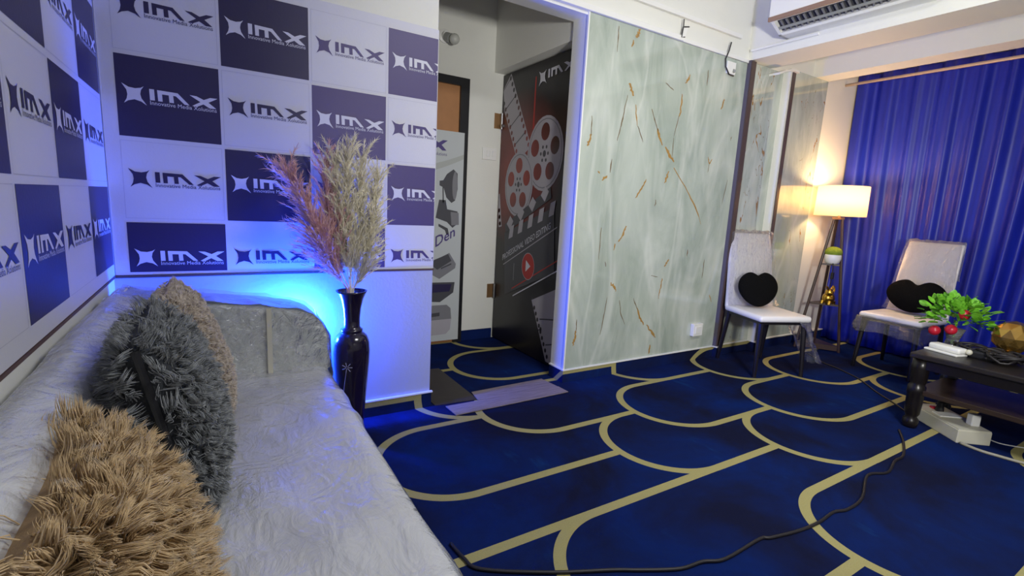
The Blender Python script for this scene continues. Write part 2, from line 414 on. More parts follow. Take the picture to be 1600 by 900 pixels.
# broken gold-brown veins in the big marble sheet: (points, width in mm, thick end) in sheet-crop units
VEINS = [([(148, 65), (146, 95), (143, 130)], 5), ([(203, 74), (196, 86), (190, 94)], 16), ([(185, 100), (180, 118)], 9), ([(174, 208), (179, 224), (185, 240)], 15),
 ([(170, 238), (158, 290), (152, 320), (143, 352)], 6), ([(190, 262), (193, 315)], 7), ([(195, 315), (208, 356)], 5), ([(80, 290), (78, 340)], 5), ([(78, 335), (74, 352), (69, 366)], 13),
 ([(230, 273), (238, 305), (246, 328)], 6), ([(244, 322), (250, 345), (256, 364)], 14), ([(327, 188), (320, 200), (314, 209)], 13), ([(306, 235), (304, 262), (299, 292)], 11), ([(298, 290), (285, 342)], 5),
 ([(265, 208), (285, 226)], 6), ([(264, 368), (274, 388), (285, 406)], 15), ([(285, 345), (280, 400)], 5), ([(272, 428), (268, 445), (262, 459)], 12), ([(285, 420), (320, 480), (340, 520), (353, 562)], 8),
 ([(217, 450), (204, 472), (189, 496)], 10), ([(130, 398), (125, 432)], 6), ([(118, 440), (105, 452)], 12), ([(411, 248), (408, 262), (403, 274)], 12), ([(372, 175), (368, 215)], 5), ([(371, 393), (374, 410), (381, 398)], 8),
 ([(374, 408), (370, 432)], 5), ([(166, 566), (158, 588), (146, 606)], 12), ([(138, 610), (135, 627)], 8), ([(103, 570), (97, 650)], 5), ([(113, 655), (115, 668)], 6), ([(127, 708), (134, 718), (141, 728)], 15),
 ([(118, 745), (110, 790), (100, 838)], 5), ([(149, 752), (152, 785), (162, 812)], 5), ([(184, 747), (194, 775)], 6), ([(192, 770), (200, 795), (209, 814)], 12), ([(273, 650), (267, 659), (261, 667)], 12), ([(256, 697), (252, 720), (246, 748)], 9),
 ([(217, 813), (228, 830), (238, 846)], 14), ([(226, 863), (222, 886)], 11), ([(42, 800), (40, 830)], 5), ([(40, 828), (37, 848), (32, 866)], 12), ([(362, 650), (355, 696)], 6), ([(320, 625), (318, 642)], 6), ([(374, 738), (379, 756)], 7),
 ([(240, 500), (238, 517)], 6), ([(420, 450), (405, 512)], 4), ([(430, 342), (427, 352)], 6), ([(95, 428), (100, 434)], 7), ([(228, 690), (245, 694)], 4)]
rv = np.random.RandomState(4)
for pts_, wmm in VEINS:
    P = [on_y((875 + x / 1.6027, y / 1.6027), YW - .0126) for x, y in pts_]; F = []
    for a_, b_ in zip(P[:-1], P[1:]):
        for k in range(5): F.append(a_.lerp(b_, k / 5))
    F.append(P[-1]); n_ = len(F); L_, R2 = [], []
    for i_, p in enumerate(F):
        d_ = (F[min(i_ + 1, n_ - 1)] - F[max(i_ - 1, 0)]); d_ = Vector((d_.x, 0, d_.z)).normalized(); sd_ = Vector((d_.z, 0, -d_.x))
        u_ = i_ / (n_ - 1); h_ = wmm * .0014 * (.25 + .75 * math.sin(math.pi * min(.97, .12 + u_ * .8))) * .5 * rv.uniform(.55, 1.3)
        j_ = sd_ * rv.normal() * wmm * .00025
        L_.append(p + j_ + sd_ * h_); R2.append(p + j_ - sd_ * h_)
    V_ = [(q.x, q.y, q.z) for q in L_ + R2]
    B().add(V_, [(i_, i_ + 1, n_ + i_ + 1, n_ + i_) for i_ in range(n_ - 1)]).obj('gold_vein', 'vein' if wmm > 6.5 else 'vein_d', mp1)
B().box((3.565, YW - .008, .092), (4.0, YW, 2.33)).obj('marble_panel', 'marble2', wb)
B().box((4.06, YW - .03, .092), (4.65, YW, 2.37)).obj('marble_panel', 'marble2', wb)
B().box((4.0, YW - .07, .092), (4.06, YW, 2.34)).obj('pilaster', 'paint', wb)
B().box((4.02, YW - .078, .1), (4.062, YW - .07, 2.335)).obj('dark_edge_strip', 'dark_strip', wb)
B().box((3.51, YW - .042, .092), (3.565, YW, 2.33)).obj('pilaster', mat('slate_paint', (.085, .075, .11), .5), wb)
B().box((3.516, YW - .05, .1), (3.567, YW - .042, 2.325)).obj('dark_edge_strip', 'dark_strip', wb)
# carpet skirting with a thin white cap
def skirt(name, a, b, capx, label, m='carpet'):
    o = B().box(a, b).obj(name, m); st(o, label, 'baseboard')
    B().box((a[0] - capx[0], a[1] - capx[1], b[2]), (b[0] + capx[2], b[1], b[2] + .008)).obj('white_cap', 'white_pl', o)
    return o
skirt('baseboard_back', (.40, YW - .012, 0), (1.012, YW, .085), (0, .006, .006), 'carpet skirting under the banner wall beside the vase')
B().box((1.005, YW, 0), (1.017, YB, .085)).obj('jamb_skirting', 'carpet', bpy.data.objects['baseboard_back'])
skirt('baseboard_back', (OX1 - .010, YW - .018, 0), (3.51, YW, .084), (.004, .006, 0), 'carpet skirting running along the foot of the marble wall')
B().box((OX1 - .010, YW, 0), (OX1, YB, .084)).obj('jamb_skirting', 'carpet', bpy.data.objects['baseboard_back.001'])
B().box((OX1 - .014, YW, .084), (OX1, YB, .092)).obj('white_cap', 'white_pl', bpy.data.objects['baseboard_back.001'])
skirt('baseboard_back', (3.505, YW - .056, 0), (3.57, YW, .084), (.004, .006, .004), 'short carpet skirting around the first dark-edged pilaster')
skirt('baseboard_back', (3.57, YW - .014, 0), (3.995, YW, .084), (0, .006, 0), 'carpet skirting between the two pilasters behind a chair')
skirt('baseboard_back', (3.995, YW - .085, 0), (4.066, YW, .084), (.004, .006, .004), 'short carpet skirting around the second dark-edged pilaster')
skirt('baseboard_back', (4.066, YW - .036, 0), (XR, YW, .084), (0, .006, 0), 'carpet skirting behind the floor lamp')
bp_ = B().box((1.744, YP - .012, 0), (2.04, YP, .085)).obj('baseboard_passage', 'carpet_p'); st(bp_, 'carpet skirting at the far end of the passage', 'baseboard')
# beams
b1 = B().box((3.53, YF, 2.335), (3.83, YW, ZC)).obj('trim_1', 'paint'); st(b1, 'deep white ceiling beam carrying the air conditioner', 'beam')
b2 = B().box((4.45, YF, 2.37), (4.65, YW, 2.56)).obj('trim_2', 'paint'); st(b2, 'white pelmet box above the blue curtain', 'pelmet')
b3 = B().box((3.83, YF, 2.56), (XR, YW, 2.62)).obj('trim_3', 'ceil'); st(b3, 'lowered white ceiling strip between beam and curtain', 'ceiling')
# added wall panel under the logo banner, blue lamplight tinted into its colour
B().box((XL, YW - .003, .093), (OX0, YW, .783)).obj('blue_glow_panel', mat('blue_glow_tint', (.42, .45, .56), .5, bump=.1, bscale=80), wb)
# door lining around the opening
B().box((OX0, YW - .002, OZ - .014), (OX1, YB, OZ)).obj('opening_lining', 'white_pl', wb)
B().box((OX1 - .006, YW - .014, .092), (OX1 + .004, YW - .0, OZ + .004)).obj('corner_bead', 'white_pl', wb)
# trims along the top of banner and marble
tr4 = B().box((OX0, YW - .030, 2.312), (2.77, YW, 2.345)).box((2.77, YW - .022, 2.312), (3.53, YW, 2.338)).obj('trim_4', 'white_pl', bevel=.003); st(tr4, 'white moulding along the top of the marble', 'trim')
tr5 = B().box((XL, YW - .007, .784), (1.010, YW, .793)).obj('trim_5', 'brown_trim'); st(tr5, 'thin brown strip under the back logo banner', 'trim')
tr6 = B().box((XL, -1.2, .785), (XL + .006, YW - .007, .793)).obj('trim_6', 'brown_trim'); st(tr6, 'thin brown strip under the left logo banner', 'trim')

# ------------------------------------------------------------------ doors
d1 = B().box((2.05, 2.63, .012), (2.09, 3.605, 2.185)).obj('door_1', 'door_print'); st(d1, 'black door printed with film reels and clapperboard', 'door')
XD = 2.05
LAY = [0]
def dp(name, pts, m, parent=d1, lay=1):
    x = XD - .0006 * lay
    return poly_obj(name, [(x, y, z) for y, z in pts], None, m, parent)
def disc_pts(c, ry, rz, n=28, rot=0):
    return [(c[0] + ry * math.cos(2 * math.pi * k / n + rot), c[1] + rz * math.sin(2 * math.pi * k / n + rot)) for k in range(n)]
# film strip, upper left
def strip_print(A, Bp, wid, nh, name):
    """printed strip between A (top) and Bp (bottom) in door coordinates, perforated edges"""
    ax = Vector(Bp) - Vector(A); L = ax.length; ax.normalize(); sd = Vector((-ax.y, ax.x)); sd = sd if sd.x > 0 else -sd
    P = lambda u, v: tuple(Vector(A) + ax * u + sd * v)
    s = dp(name, [(min(y, 3.603), z) for y, z in (P(0, 0), P(L, 0), P(L, wid), P(.3 * L, wid), P(0, wid))], 'grey_print', lay=1)
    for k in range(nh):
        u = (k + .5) * L / nh
        for v in (.022, wid - .022):
            c = P(u, v)
            if c[0] > 3.585: continue
            dp('perforation', disc_pts(c, .014, .018, 10), 'door_print', s, 2)
    for k in range(0, nh, 3):
        u = (k + .5) * L / nh
        dp('frame_line', [(min(y, 3.602), z) for y, z in (P(u - .004, .03), P(u + .004, .03), P(u + .004, wid - .03), P(u - .004, wid - .03))], 'dgrey_print', s, 2)
    return s
strip_print((3.49, 2.18), (3.15, 1.60), .21, 12, 'film_strip_print')
strip_print((3.585, 1.25), (3.53, .98), .05, 5, 'film_strip_print')
strip_print((3.015, .47), (2.775, .02), -.0 + .001, 1, 'film_edge_print')
fs2 = dp('film_strip_print', [(3.02, .45), (2.64, .62), (2.64, .03), (2.79, .03)], 'grey_print', lay=1)
for k in range(9):
    u = (k + .5) / 9; c = (3.0 + (2.775 - 3.0) * u - .012, .42 + (.05 - .42) * u)
    dp('perforation', disc_pts(c, .013, .017, 10), 'door_print', fs2, 2)
for u in (.25, .72):
    y0 = 2.98 + (2.775 - 2.98) * u - .03; z0 = .42 + (.05 - .42) * u
    dp('frame_line', [(y0, z0 - .005), (y0, z0 + .005), (2.64, z0 + .055), (2.64, z0 + .045)], 'dgrey_print', fs2, 2)
def reel(c, ry, rz, lay):
    r = dp('film_reel_print', disc_pts(c, ry, rz), 'grey_print', lay=lay)
    dp('reel_rim', disc_pts(c, ry * .93, rz * .93), 'mgrey_print', r, lay + .6)
    dp('reel_face', disc_pts(c, ry * .90, rz * .90), 'grey_print', r, lay + .9)
    for k in range(5):
        a = 2 * math.pi * k / 5 + .3
        dp('reel_hole', disc_pts((c[0] + ry * .58 * math.cos(a), c[1] + rz * .58 * math.sin(a)), ry * .235, rz * .235, 16), 'door_print', r, lay + 1.3)
    for k in range(6):
        a = 2 * math.pi * k / 6
        dp('reel_bolt', disc_pts((c[0] + ry * .2 * math.cos(a), c[1] + rz * .2 * math.sin(a)), ry * .05, rz * .05, 8), 'dgrey_print', r, lay + 1.3)
    dp('reel_hub', disc_pts(c, ry * .09, rz * .09, 12), 'dgrey_print', r, lay + 1.3)
reel((2.965, 1.535), .225, .265, 3)
reel((3.295, 1.32), .205, .25, 5)
# clapperboard
cb = dp('clapperboard_print', [(3.47, .93), (2.80, 1.16), (2.75, .70), (3.42, .42)], 'dgrey_print', lay=7)
def para(y, z, w, h, sl): return [(y, z), (y - w, z + sl), (y - w - .02, z + sl + h), (y - .02, z + h)]
for k in range(5):
    y = 3.40 - k * .135; z = .885 + k * .050
    dp('clapper_stripe', [(y, z), (y - .06, z + .022), (y - .075, z + .122), (y - .015, z + .10)], 'grey_print', cb, 8)
ca = dp('clapper_arm', [(3.47, 1.0), (2.86, 1.30), (2.84, 1.22), (3.45, .93)], 'dgrey_print', d1, 7)
for k in range(4):
    y = 3.44 - k * .155; z = 1.005 + k * .078
    dp('clapper_stripe', [(y, z), (y - .055, z - .045), (y - .10, z + .028), (y - .05, z + .068)], 'grey_print', ca, 8.2)
pb = dp('play_button', disc_pts((3.09, .70), .084, .10), 'red_print', cb, 9)
dp('play_ring', disc_pts((3.09, .70), .088, .105), 'grey_print', cb, 8.6)
dp('play_triangle', [(3.12, .745), (3.12, .655), (3.055, .705)], 'white_ink', pb, 10)
dp('rule_line', [(3.464, .672), (3.464, .664), (2.75, 1.017), (2.75, 1.025)], 'grey_print', cb, 8)
dp('red_line', [(3.312, .494), (3.312, .484), (2.72, .784), (2.72, .794)], 'red_print', cb, 8)
dp('white_line', [(3.291, .438), (3.291, .428), (2.72, .710), (2.72, .720)], 'white_ink', cb, 8)
dp('frame_line', [(3.30, .70), (3.29, .70), (3.29, .56), (3.30, .56)], 'mgrey_print', cb, 8)
dp('light_streak_print', [(3.138, 2.09), (3.124, 2.09), (3.120, 1.72), (3.142, 1.72)], 'red_print', lay=1)
# lettering helper
def text_mesh(name, body, size, shear=0, off=0):
    c = bpy.data.curves.new(name, 'FONT'); c.body = body; c.size = size; c.shear = shear; c.resolution_u = 2
    c.fill_mode = 'FRONT'; c.offset = off
    o = bpy.data.objects.new(name, c); COL.objects.link(o)
    dg = bpy.context.evaluated_depsgraph_get(); me = bpy.data.meshes.new_from_object(o.evaluated_get(dg)); me.name = name
    bpy.data.objects.remove(o); bpy.data.curves.remove(c)
    me.materials.clear()
    return me
def fit_text(me, w):
    xs = [v.co.x for v in me.vertices]; k = w / (max(xs) - min(xs)); x0 = min(xs)
    for v in me.vertices: v.co.x = (v.co.x - x0) * k
    return me
tm = fit_text(text_mesh('door_lettering', 'PROFESSIONAL VIDEO EDITING', .085), .72)
# map text: u along from (3.483,.706) to (2.80,1.02)
for v in tm.vertices:
    u, h = v.co.x, v.co.y; y = 3.48 - u * .905; z = .70 + u * .425
    v.co = (XD - .006, y - h * .0, z + h * .80)
put('door_lettering', tm, 'white_ink', cb)

# logo polygons (tile units)
STAR = [(.053, .651), (.115, .61), (.175, .603), (.226, .618), (.255, .64), (.227, .59), (.218, .538), (.228, .486), (.274, .406), (.223, .448), (.162, .466), (.105, .444), (.064, .408), (.091, .466), (.1, .517), (.094, .573)]
LI = [(.304, .619), (.35, .619), (.352, .481), (.306, .481)]
LM = [(.378, .617), (.575, .611), (.686, .477), (.639, .477), (.557, .569), (.53, .571), (.534, .479), (.49, .479), (.487, .569), (.423, .571), (.425, .479), (.383, .479)]
LX = [(.692, .61), (.76, .607), (.835, .57), (.902, .608), (.977, .608), (.882, .543), (.961, .472), (.894, .469), (.829, .512), (.761, .47), (.714, .475), (.799, .537)]
TW, TH = .339, .301
def clip_mesh(me, u):
    bm = bmesh.new(); bm.from_mesh(me)
    bmesh.ops.bisect_plane(bm, geom=bm.verts[:] + bm.edges[:] + bm.faces[:], plane_co=(u, 0, 0), plane_no=(1, 0, 0), clear_outer=True)
    m2 = bpy.data.meshes.new(me.name + '_cut'); bm.to_mesh(m2); bm.free(); return m2
def logo_mesh():
    me = bpy.data.meshes.new('logo'); bm = bmesh.new()
    for P in (STAR, LI, LM, LX):
        f = bm.faces.new([bm.verts.new((u * TW, 0, v * TH)) for u, v in P]); f.normal_update()
    bmesh.ops.triangulate(bm, faces=bm.faces[:]); bm.to_mesh(me); bm.free(); return me
LOGO = logo_mesh()
TAGL = fit_text(text_mesh('tagline', 'Innovative Media Xolutions', .0215), TW * .658)
for v in TAGL.vertices: v.co = (v.co.x + TW * .306, 0, v.co.y + TH * .424)
def outline_mesh(w, h):
    s = .0012; bb = B()
    for (a, c, d, e) in ((0, 0, w, s), (0, h - s, w, h), (0, 0, s, h), (w - s, 0, w, h)):
        bb.add([(a, 0, c), (d, 0, c), (d, 0, e), (a, 0, e)], [(0, 1, 2, 3)])
    return bb.data('tile_outline')
def quad_mesh(w, h, z0=0, name='tile'):
    return B().add([(0, 0, z0), (w, 0, z0), (w, 0, h), (0, 0, h)], [(0, 1, 2, 3)]).data(name)
CACHE = {}
def variant(key, mk, m):
    if key not in CACHE:
        me = mk(); me.materials.clear(); me.materials.append(M[m]); CACHE[key] = me
    return CACHE[key]
def tile(banner, org, ux, nrm, dark, cut=None, zlo=0, violet=False):
    """one printed square of the banner; org = lower left corner, ux = reading direction, nrm = towards the room"""
    org = Vector(org); ux = Vector(ux); nrm = Vector(nrm)
    rot = Matrix((ux, -nrm, Vector((0, 0, 1)))).transposed().to_4x4()
    w = TW if cut is None else cut
    def place(name, me, off, parent):
        o = bpy.data.objects.new(name, me); COL.objects.link(o); o.parent = parent
        if parent is banner: o.matrix_basis = Matrix.Translation(org + nrm * off) @ rot
        else: o.matrix_basis = Matrix.Translation((0, -off, 0))
        return o
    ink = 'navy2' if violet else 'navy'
    if dark: t_ = place('dark_tile', variant(('q', w, zlo, ink), lambda: quad_mesh(w, TH, zlo), ink), .0006, banner)
    else: t_ = place('white_tile', variant(('o', w, zlo), lambda: outline_mesh(w, TH) if not zlo else quad_mesh(w, zlo + .0012, zlo), 'outline'), .0006, banner)
    im = 'white_ink' if dark else ink
    cl = (lambda m_: m_.copy()) if cut is None else (lambda m_: clip_mesh(m_, cut))
    place('logo', variant(('l', w, im), lambda: cl(LOGO), im), .0006, t_)
    place('tagline', variant(('t', w, im), lambda: cl(TAGL), im), .0006, t_)
bn = thing('logo_banner', 'white banner with chequered navy logo tiles behind the tall vase', 'banner', (.32, YW, .795), world=True)
del bn['_world']; bn.location = (0, 0, 0)
B().box((XL + .006, YW - .004, .795), (OX0 + .003, YW - .002, 2.004)).obj('vinyl_sheet', 'paint_lilac', bn)
yb = YW - .004
for c in range(4):
    x0 = -.299 + .35 * c
    for r in range(4):
        z0 = 1.659 - .3175 * r
        dark = (c + r) % 2 == 1
        zlo = 0 if r < 3 else .806 - z0
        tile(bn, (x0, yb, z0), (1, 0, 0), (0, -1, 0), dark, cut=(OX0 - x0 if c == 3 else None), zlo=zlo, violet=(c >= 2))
bl = thing('logo_banner', 'white banner with chequered navy logo tiles on the left wall above the sofa back', 'banner')
B().box((XL + .002, -.4, .795), (XL + .004, YW - .006, 2.3)).obj('vinyl_sheet', 'paint_lilac', bl)
for c in range(-3, 3):
    y0 = 1.754 + .352 * c
    for r in range(4):
        z0 = .841 + .3205 * r
        tile(bl, (XL + .004, y0, z0), (0, 1, 0), (1, 0, 0), (c + r) % 2 == 1)
# the same logo on the film-print door
for P in (STAR, LI, LM, LX):
    me = bpy.data.meshes.new('door_logo'); bm = bmesh.new()
    fc = bm.faces.new([bm.verts.new((XD - .004, 3.115 - u * .46, 1.84 + v * .42 + u * .03)) for u, v in P]); fc.normal_update(); bmesh.ops.triangulate(bm, faces=[fc]); bm.to_mesh(me); bm.free()
    put('door_logo', me, 'white_ink', d1)
# hinges of the film door
for z in (1.83, .42):
    h = B().box((1.985, YP - .004, z - .06), (2.045, YP, z + .06)).obj('hinge', 'brass', d1)
    B().tube([(2.046, YP - .016, z - .062), (2.046, YP - .016, z + .062)], .012, 10).obj('hinge_pin', 'steel', h)
B().box((2.02, 3.56, 1.78), (2.05, 3.575, 1.80)).obj('latch', 'steel', d1)
# second door
d2 = B().box((.95, YP - .01, .0), (1.665, YP - .004, 2.042)).obj('door_2', 'wood_or'); st(d2, 'orange-brown wooden door with black frame', 'door')
B().box((1.665, YP - .035, 0), (1.738, YP - .0, 2.102)).box((.90, YP - .035, 2.042), (1.665, YP, 2.102)).obj('door_frame', 'black', d2)
# printed panel with studio gear
YPP = 3.57
pn = thing('printed_panel', 'pale printed panel with studio gear and the word Den before the wooden door', 'panel', (1.45, YPP, 0), world=True)
B().box((1.20, YPP, .03), (1.70, YPP + .006, 1.693)).obj('panel_board', 'poster', pn)
def pp(name, pts, m, lay=1, parent=None):
    return poly_obj(name, [(x, YPP - .0006 * lay, z) for x, z in pts], None, m, parent or pn)
for P in (LX, LM):
    me = bpy.data.meshes.new('panel_logo'); bm = bmesh.new()
    fc = bm.faces.new([bm.verts.new((1.30 + (u - .48) * .52, YPP - .0006, 1.28 + v * .56)) for u, v in P]); fc.normal_update(); bmesh.ops.triangulate(bm, faces=[fc]); bm.to_mesh(me); bm.free()
    put('panel_logo', me, 'violet_ink', pn)
me = fit_text(text_mesh('panel_tagline', 'Innovative Media Xolutions', .035), .34)
for v in me.vertices: v.co = (1.215 + v.co.x, YPP - .0006, 1.505 + v.co.y)
put('panel_tagline', me, 'violet_ink', pn)
N = 14
arc = [(1.2 + .5 * k / N, 1.395 + .135 * (k / N) ** 1.6) for k in range(N + 1)]
pp('swoosh', arc + [(x, z - .035 - .03 * (1 - i / N)) for i, (x, z) in reversed(list(enumerate(arc)))], 'poster2')
pp('studio_lamp_print', [(1.50, 1.315), (1.53, 1.32), (1.56, 1.37), (1.615, 1.41), (1.65, 1.38), (1.655, 1.26), (1.635, 1.17), (1.605, 1.15), (1.56, 1.19), (1.535, 1.265), (1.50, 1.28)], 'dgrey_print')
pp('lamp_face_print', disc_pts((1.63, 1.285), .022, .11, 20), 'mgrey_print', 2)
pp('lamp_bracket_print', [(1.525, 1.27), (1.535, 1.27), (1.54, 1.15), (1.53, 1.15)], 'dgrey_print')
pp('camera_print', [(1.475, 1.03), (1.50, 1.17), (1.555, 1.17), (1.57, 1.10), (1.66, 1.085), (1.665, .99), (1.62, .955), (1.57, 1.0)], 'dgrey_print')
pp('camera_lens_print', [(1.60, 1.08), (1.67, 1.075), (1.675, .98), (1.61, .975)], 'mgrey_print', 2)
pp('camera_foot_print', [(1.50, .985), (1.58, .95), (1.59, .91), (1.57, .90), (1.555, .935), (1.50, .965)], 'dgrey_print')
me = fit_text(text_mesh('den_lettering', 'Den', .115, off=.0015), .165)
for v in me.vertices:
    u, h = v.co.x, v.co.y; v.co = (1.478 + u, YPP - .0006, .80 + u * .55 + h * 1.05)
put('den_lettering', me, 'violet_ink', pn)
pp('device_print', [(1.40, .66), (1.60, .755), (1.66, .665), (1.655, .63), (1.52, .545), (1.40, .61)], 'mgrey_print')
pp('device_top_print', [(1.42, .68), (1.59, .745), (1.62, .69), (1.50, .62)], 'dgrey_print', 2)
pp('device_slot_print', [(1.53, .635), (1.62, .672), (1.62, .66), (1.53, .623)], 'dgrey_print', 3)
pp('laptop_print', [(1.30, .52), (1.655, .515), (1.645, .43), (1.53, .355), (1.30, .375)], 'dgrey_print')
pp('laptop_screen_print', [(1.30, .505), (1.63, .50), (1.61, .44), (1.30, .43)], 'navy', 2)
pp('computer_print', [(1.30, .33), (1.59, .33), (1.625, .30), (1.635, .21), (1.30, .205)], 'mgrey_print')
pp('computer_front_print', [(1.30, .205), (1.635, .21), (1.625, .12), (1.59, .085), (1.30, .075)], 'grey_print')
pp('computer_mark_print', [(1.46, .265), (1.53, .27), (1.53, .24), (1.46, .235)], 'dgrey_print', 2)
# switch plate and round lamp in the passage
sw = thing('switch_plate', 'white four-way switch plate on the passage wall beside the hinge', 'switch', (1.949, YP, 1.565), world=True)
B().box((1.885, YP - .010, 1.515), (2.015, YP, 1.612)).obj('plate', 'white_pl', sw, bevel=.003)
for k in range(3):
    B().box((1.922 + k * .026, YP - .014, 1.540), (1.945 + k * .026, YP - .009, 1.588)).obj('rocker', 'white_pl', sw, bevel=.001)
wl = thing('wall_bulb_holder', 'small grey bulb holder with frosted bulb high on the passage wall', 'lamp', (1.527, YP, 2.36), world=True)
B().lathe([(.05, 0), (.05, .012), (.03, .018), (.026, .05)], n=20).obj('rose', 'white_pl', wl).matrix_basis = Matrix.Translation((1.527, YP, 2.375)) @ Matrix.Rotation(R_(90), 4, 'X')
B().tube([(1.527, YP - .04, 2.365), (1.545, YP - .085, 2.345)], [.03, .034], 16).obj('holder', 'grey_pl', wl, smooth=False)
B().sphere((1.560, YP - .115, 2.335), .038, 16, 10).obj('bulb', mat('frosted_bulb', (.55, .56, .52), .3), wl, smooth=True)

# ------------------------------------------------------------------ wall fittings on the marble side
o = B().box((2.18, YW - .022, 2.462), (3.40, YW, 2.49)).obj('cable_trunking', 'white_pl', bevel=.002); tag(o, 'white cable trunking on the wall above the marble', 'trunking')
o = B().box((3.512, 1.95, 2.392), (3.53, 2.44, 2.408)).obj('cable_trunking', 'white_pl', bevel=.002); tag(o, 'short white cable trunking on the beam below the air conditioner', 'trunking')
sb = thing('wall_socket', 'white box socket low on the marble wall beside a chair', 'socket', (3.27, YW, .20), world=True)
B().box((3.205, YW - .045, .205), (3.315, YW - .012, .305)).obj('box', 'white_pl', sb, bevel=.004)
B().box((3.225, YW - .049, .225), (3.295, YW - .044, .285)).obj('plate', 'white_pl', sb, bevel=.002)
cb2 = thing('junction_plate', 'small white junction plate near the top of the marble wall', 'socket', (3.31, YW, 2.2), world=True)
B().box((3.265, YW - .022, 2.20), (3.365, YW - .012, 2.285)).obj('plate', 'white_pl', cb2, bevel=.003)
B().tube([(3.33, YW - .026, 2.225), (3.345, YW - .03, 2.222)], .012, 10).obj('knob', 'grey_pl', cb2)
o = B().tube([on_y(p, YW - .03) for p in ((1143, 66), (1139, 80), (1134, 92), (1134, 104), (1139, 116), (1146, 119))], .0045, 8).obj('hanging_wire', 'cable', smooth=True); tag(o, 'thin dark wire hanging from the trunking to the plate', 'wire')
lw_ = thing('wire_clip', 'bent wire loop with white label hanging under the trunking', 'wire', tuple(on_y((1068, 46), YW - .02)), world=True)
B().tube([on_y(p, YW - .03) for p in ((1069, 30), (1068, 42), (1065, 58), (1070, 58))], .004, 6).obj('wire', 'cable', lw_)
B().tube([on_y(p, YW - .03) for p in ((1068, 42), (1077, 42))], .004, 6).obj('wire', 'cable', lw_)
q = [on_y(p, YW - .028) for p in ((1069, 43), (1075.5, 43), (1071, 57), (1066, 57))]
B().add([tuple(p) for p in q] + [(p.x, p.y + .006, p.z) for p in q], [(0, 1, 2, 3), (7, 6, 5, 4), (0, 4, 5, 1), (1, 5, 6, 2), (2, 6, 7, 3), (3, 7, 4, 0)]).obj('white_label', 'white_pl', lw_)
wc = thing('bent_bracket', 'bent white plastic duct end resting above the second pilaster', 'bracket', (4.0, 2.38, 2.33), world=True)
B().prism([(3.80, 2.285), (3.88, 2.315), (3.99, 2.345), (4.07, 2.34), (4.07, 2.325), (3.99, 2.33), (3.88, 2.30), (3.805, 2.27)], 'y', 2.36, 2.45).obj('duct_piece', 'white_pl', wc)
# air conditioner
ac = thing('air_conditioner', 'white split air conditioner with brown edge strip on the beam', 'air conditioner', (3.53, 1.75, 2.46), world=True)
prof = [(3.53, 2.418), (3.43, 2.420), (3.418, 2.432), (3.432, 2.452), (3.36, 2.503), (3.318, 2.484), (3.300, 2.482), (3.293, 2.52), (3.29, 2.62), (3.30, 2.70), (3.34, 2.745), (3.53, 2.75)]
B().prism(prof, 'y', 1.28, 2.175).obj('casing', 'white_pl', ac)
B().box((3.284, 1.278, 2.480), (3.300, 2.177, 2.506)).obj('brown_strip', mat('brown_strip', (.26, .16, .12), .4), ac)
B().prism([(3.36, 2.502), (3.431, 2.452), (3.429, 2.450), (3.358, 2.500)], 'y', 1.30, 2.155).obj('louver_recess', 'dgrey_print', ac)
for k in range(22):
    y = 1.32 + k * .038
    B().prism([(3.350, 2.492), (3.425, 2.447), (3.418, 2.440), (3.338, 2.484)], 'y', y, y + .007).obj('louver_vane', 'mgrey_print', ac)
B().prism([(3.378, 2.462), (3.394, 2.451), (3.390, 2.447), (3.374, 2.458)], 'y', 1.31, 2.15).obj('louver_flap', 'grey_pl', ac)
for y in (1.275, 2.155):
    B().prism([(3.53, 2.418), (3.43, 2.420), (3.418, 2.432), (3.318, 2.484), (3.36, 2.503), (3.53, 2.503)], 'y', y, y + .02).obj('end_cap', 'white_pl', ac)

# ------------------------------------------------------------------ curtain and rod
def curtain():
    ny, nz = 340, 26; y0, y1 = -.75, 2.445; vs_ = []; fs = []
    rnd = np.random.RandomState(3); ph = rnd.uniform(0, 6.28, 6)
    for j in range(nz + 1):
        zt = j / nz; z = .012 + zt * 2.50
        for i in range(ny + 1):
            y = y0 + (y1 - y0) * i / ny
            wob = .05 * math.sin(2.2 * zt + y * 1.9 + ph[0]) * (1 - zt) + .07 * (1 - zt) * math.sin(y * 1.7 + ph[3])
            u = y + wob
            x = 5.20 + .034 * math.sin(2 * math.pi * u / .185 + 2.4 * math.sin(u * 2.3 + ph[1])) * (.7 + .3 * math.sin(u * 4.1 + ph[0])) + .008 * math.sin(2 * math.pi * u / .093 + ph[2] + 1.7 * math.sin(u * 3.7))
            x += .003 * math.sin(u * 47 + 2 * zt + ph[4]) * (.4 + .6 * math.sin(u * 2 + ph[5]) ** 2)
            vs_.append((x, y, z))
    for j in range(nz):
        for i in range(ny):
            a = j * (ny + 1) + i; fs.append((a, a + 1, a + ny + 2, a + ny + 1))
    return B().add(vs_, fs)
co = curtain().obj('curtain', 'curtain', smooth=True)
md = co.modifiers.new('thick', 'SOLIDIFY'); md.thickness = .003; md.offset = 1
tag(co, 'floor-length royal blue satin curtain in soft folds', 'curtain')
ro = B().tube([(5.0, 2.455, 2.40), (5.0, -1.0, 2.40)], .012, 10).obj('curtain_rod', mat('beige_rod', (.55, .42, .32), .4), smooth=True); tag(ro, 'thin beige rod running in front of the curtain top', 'rod')

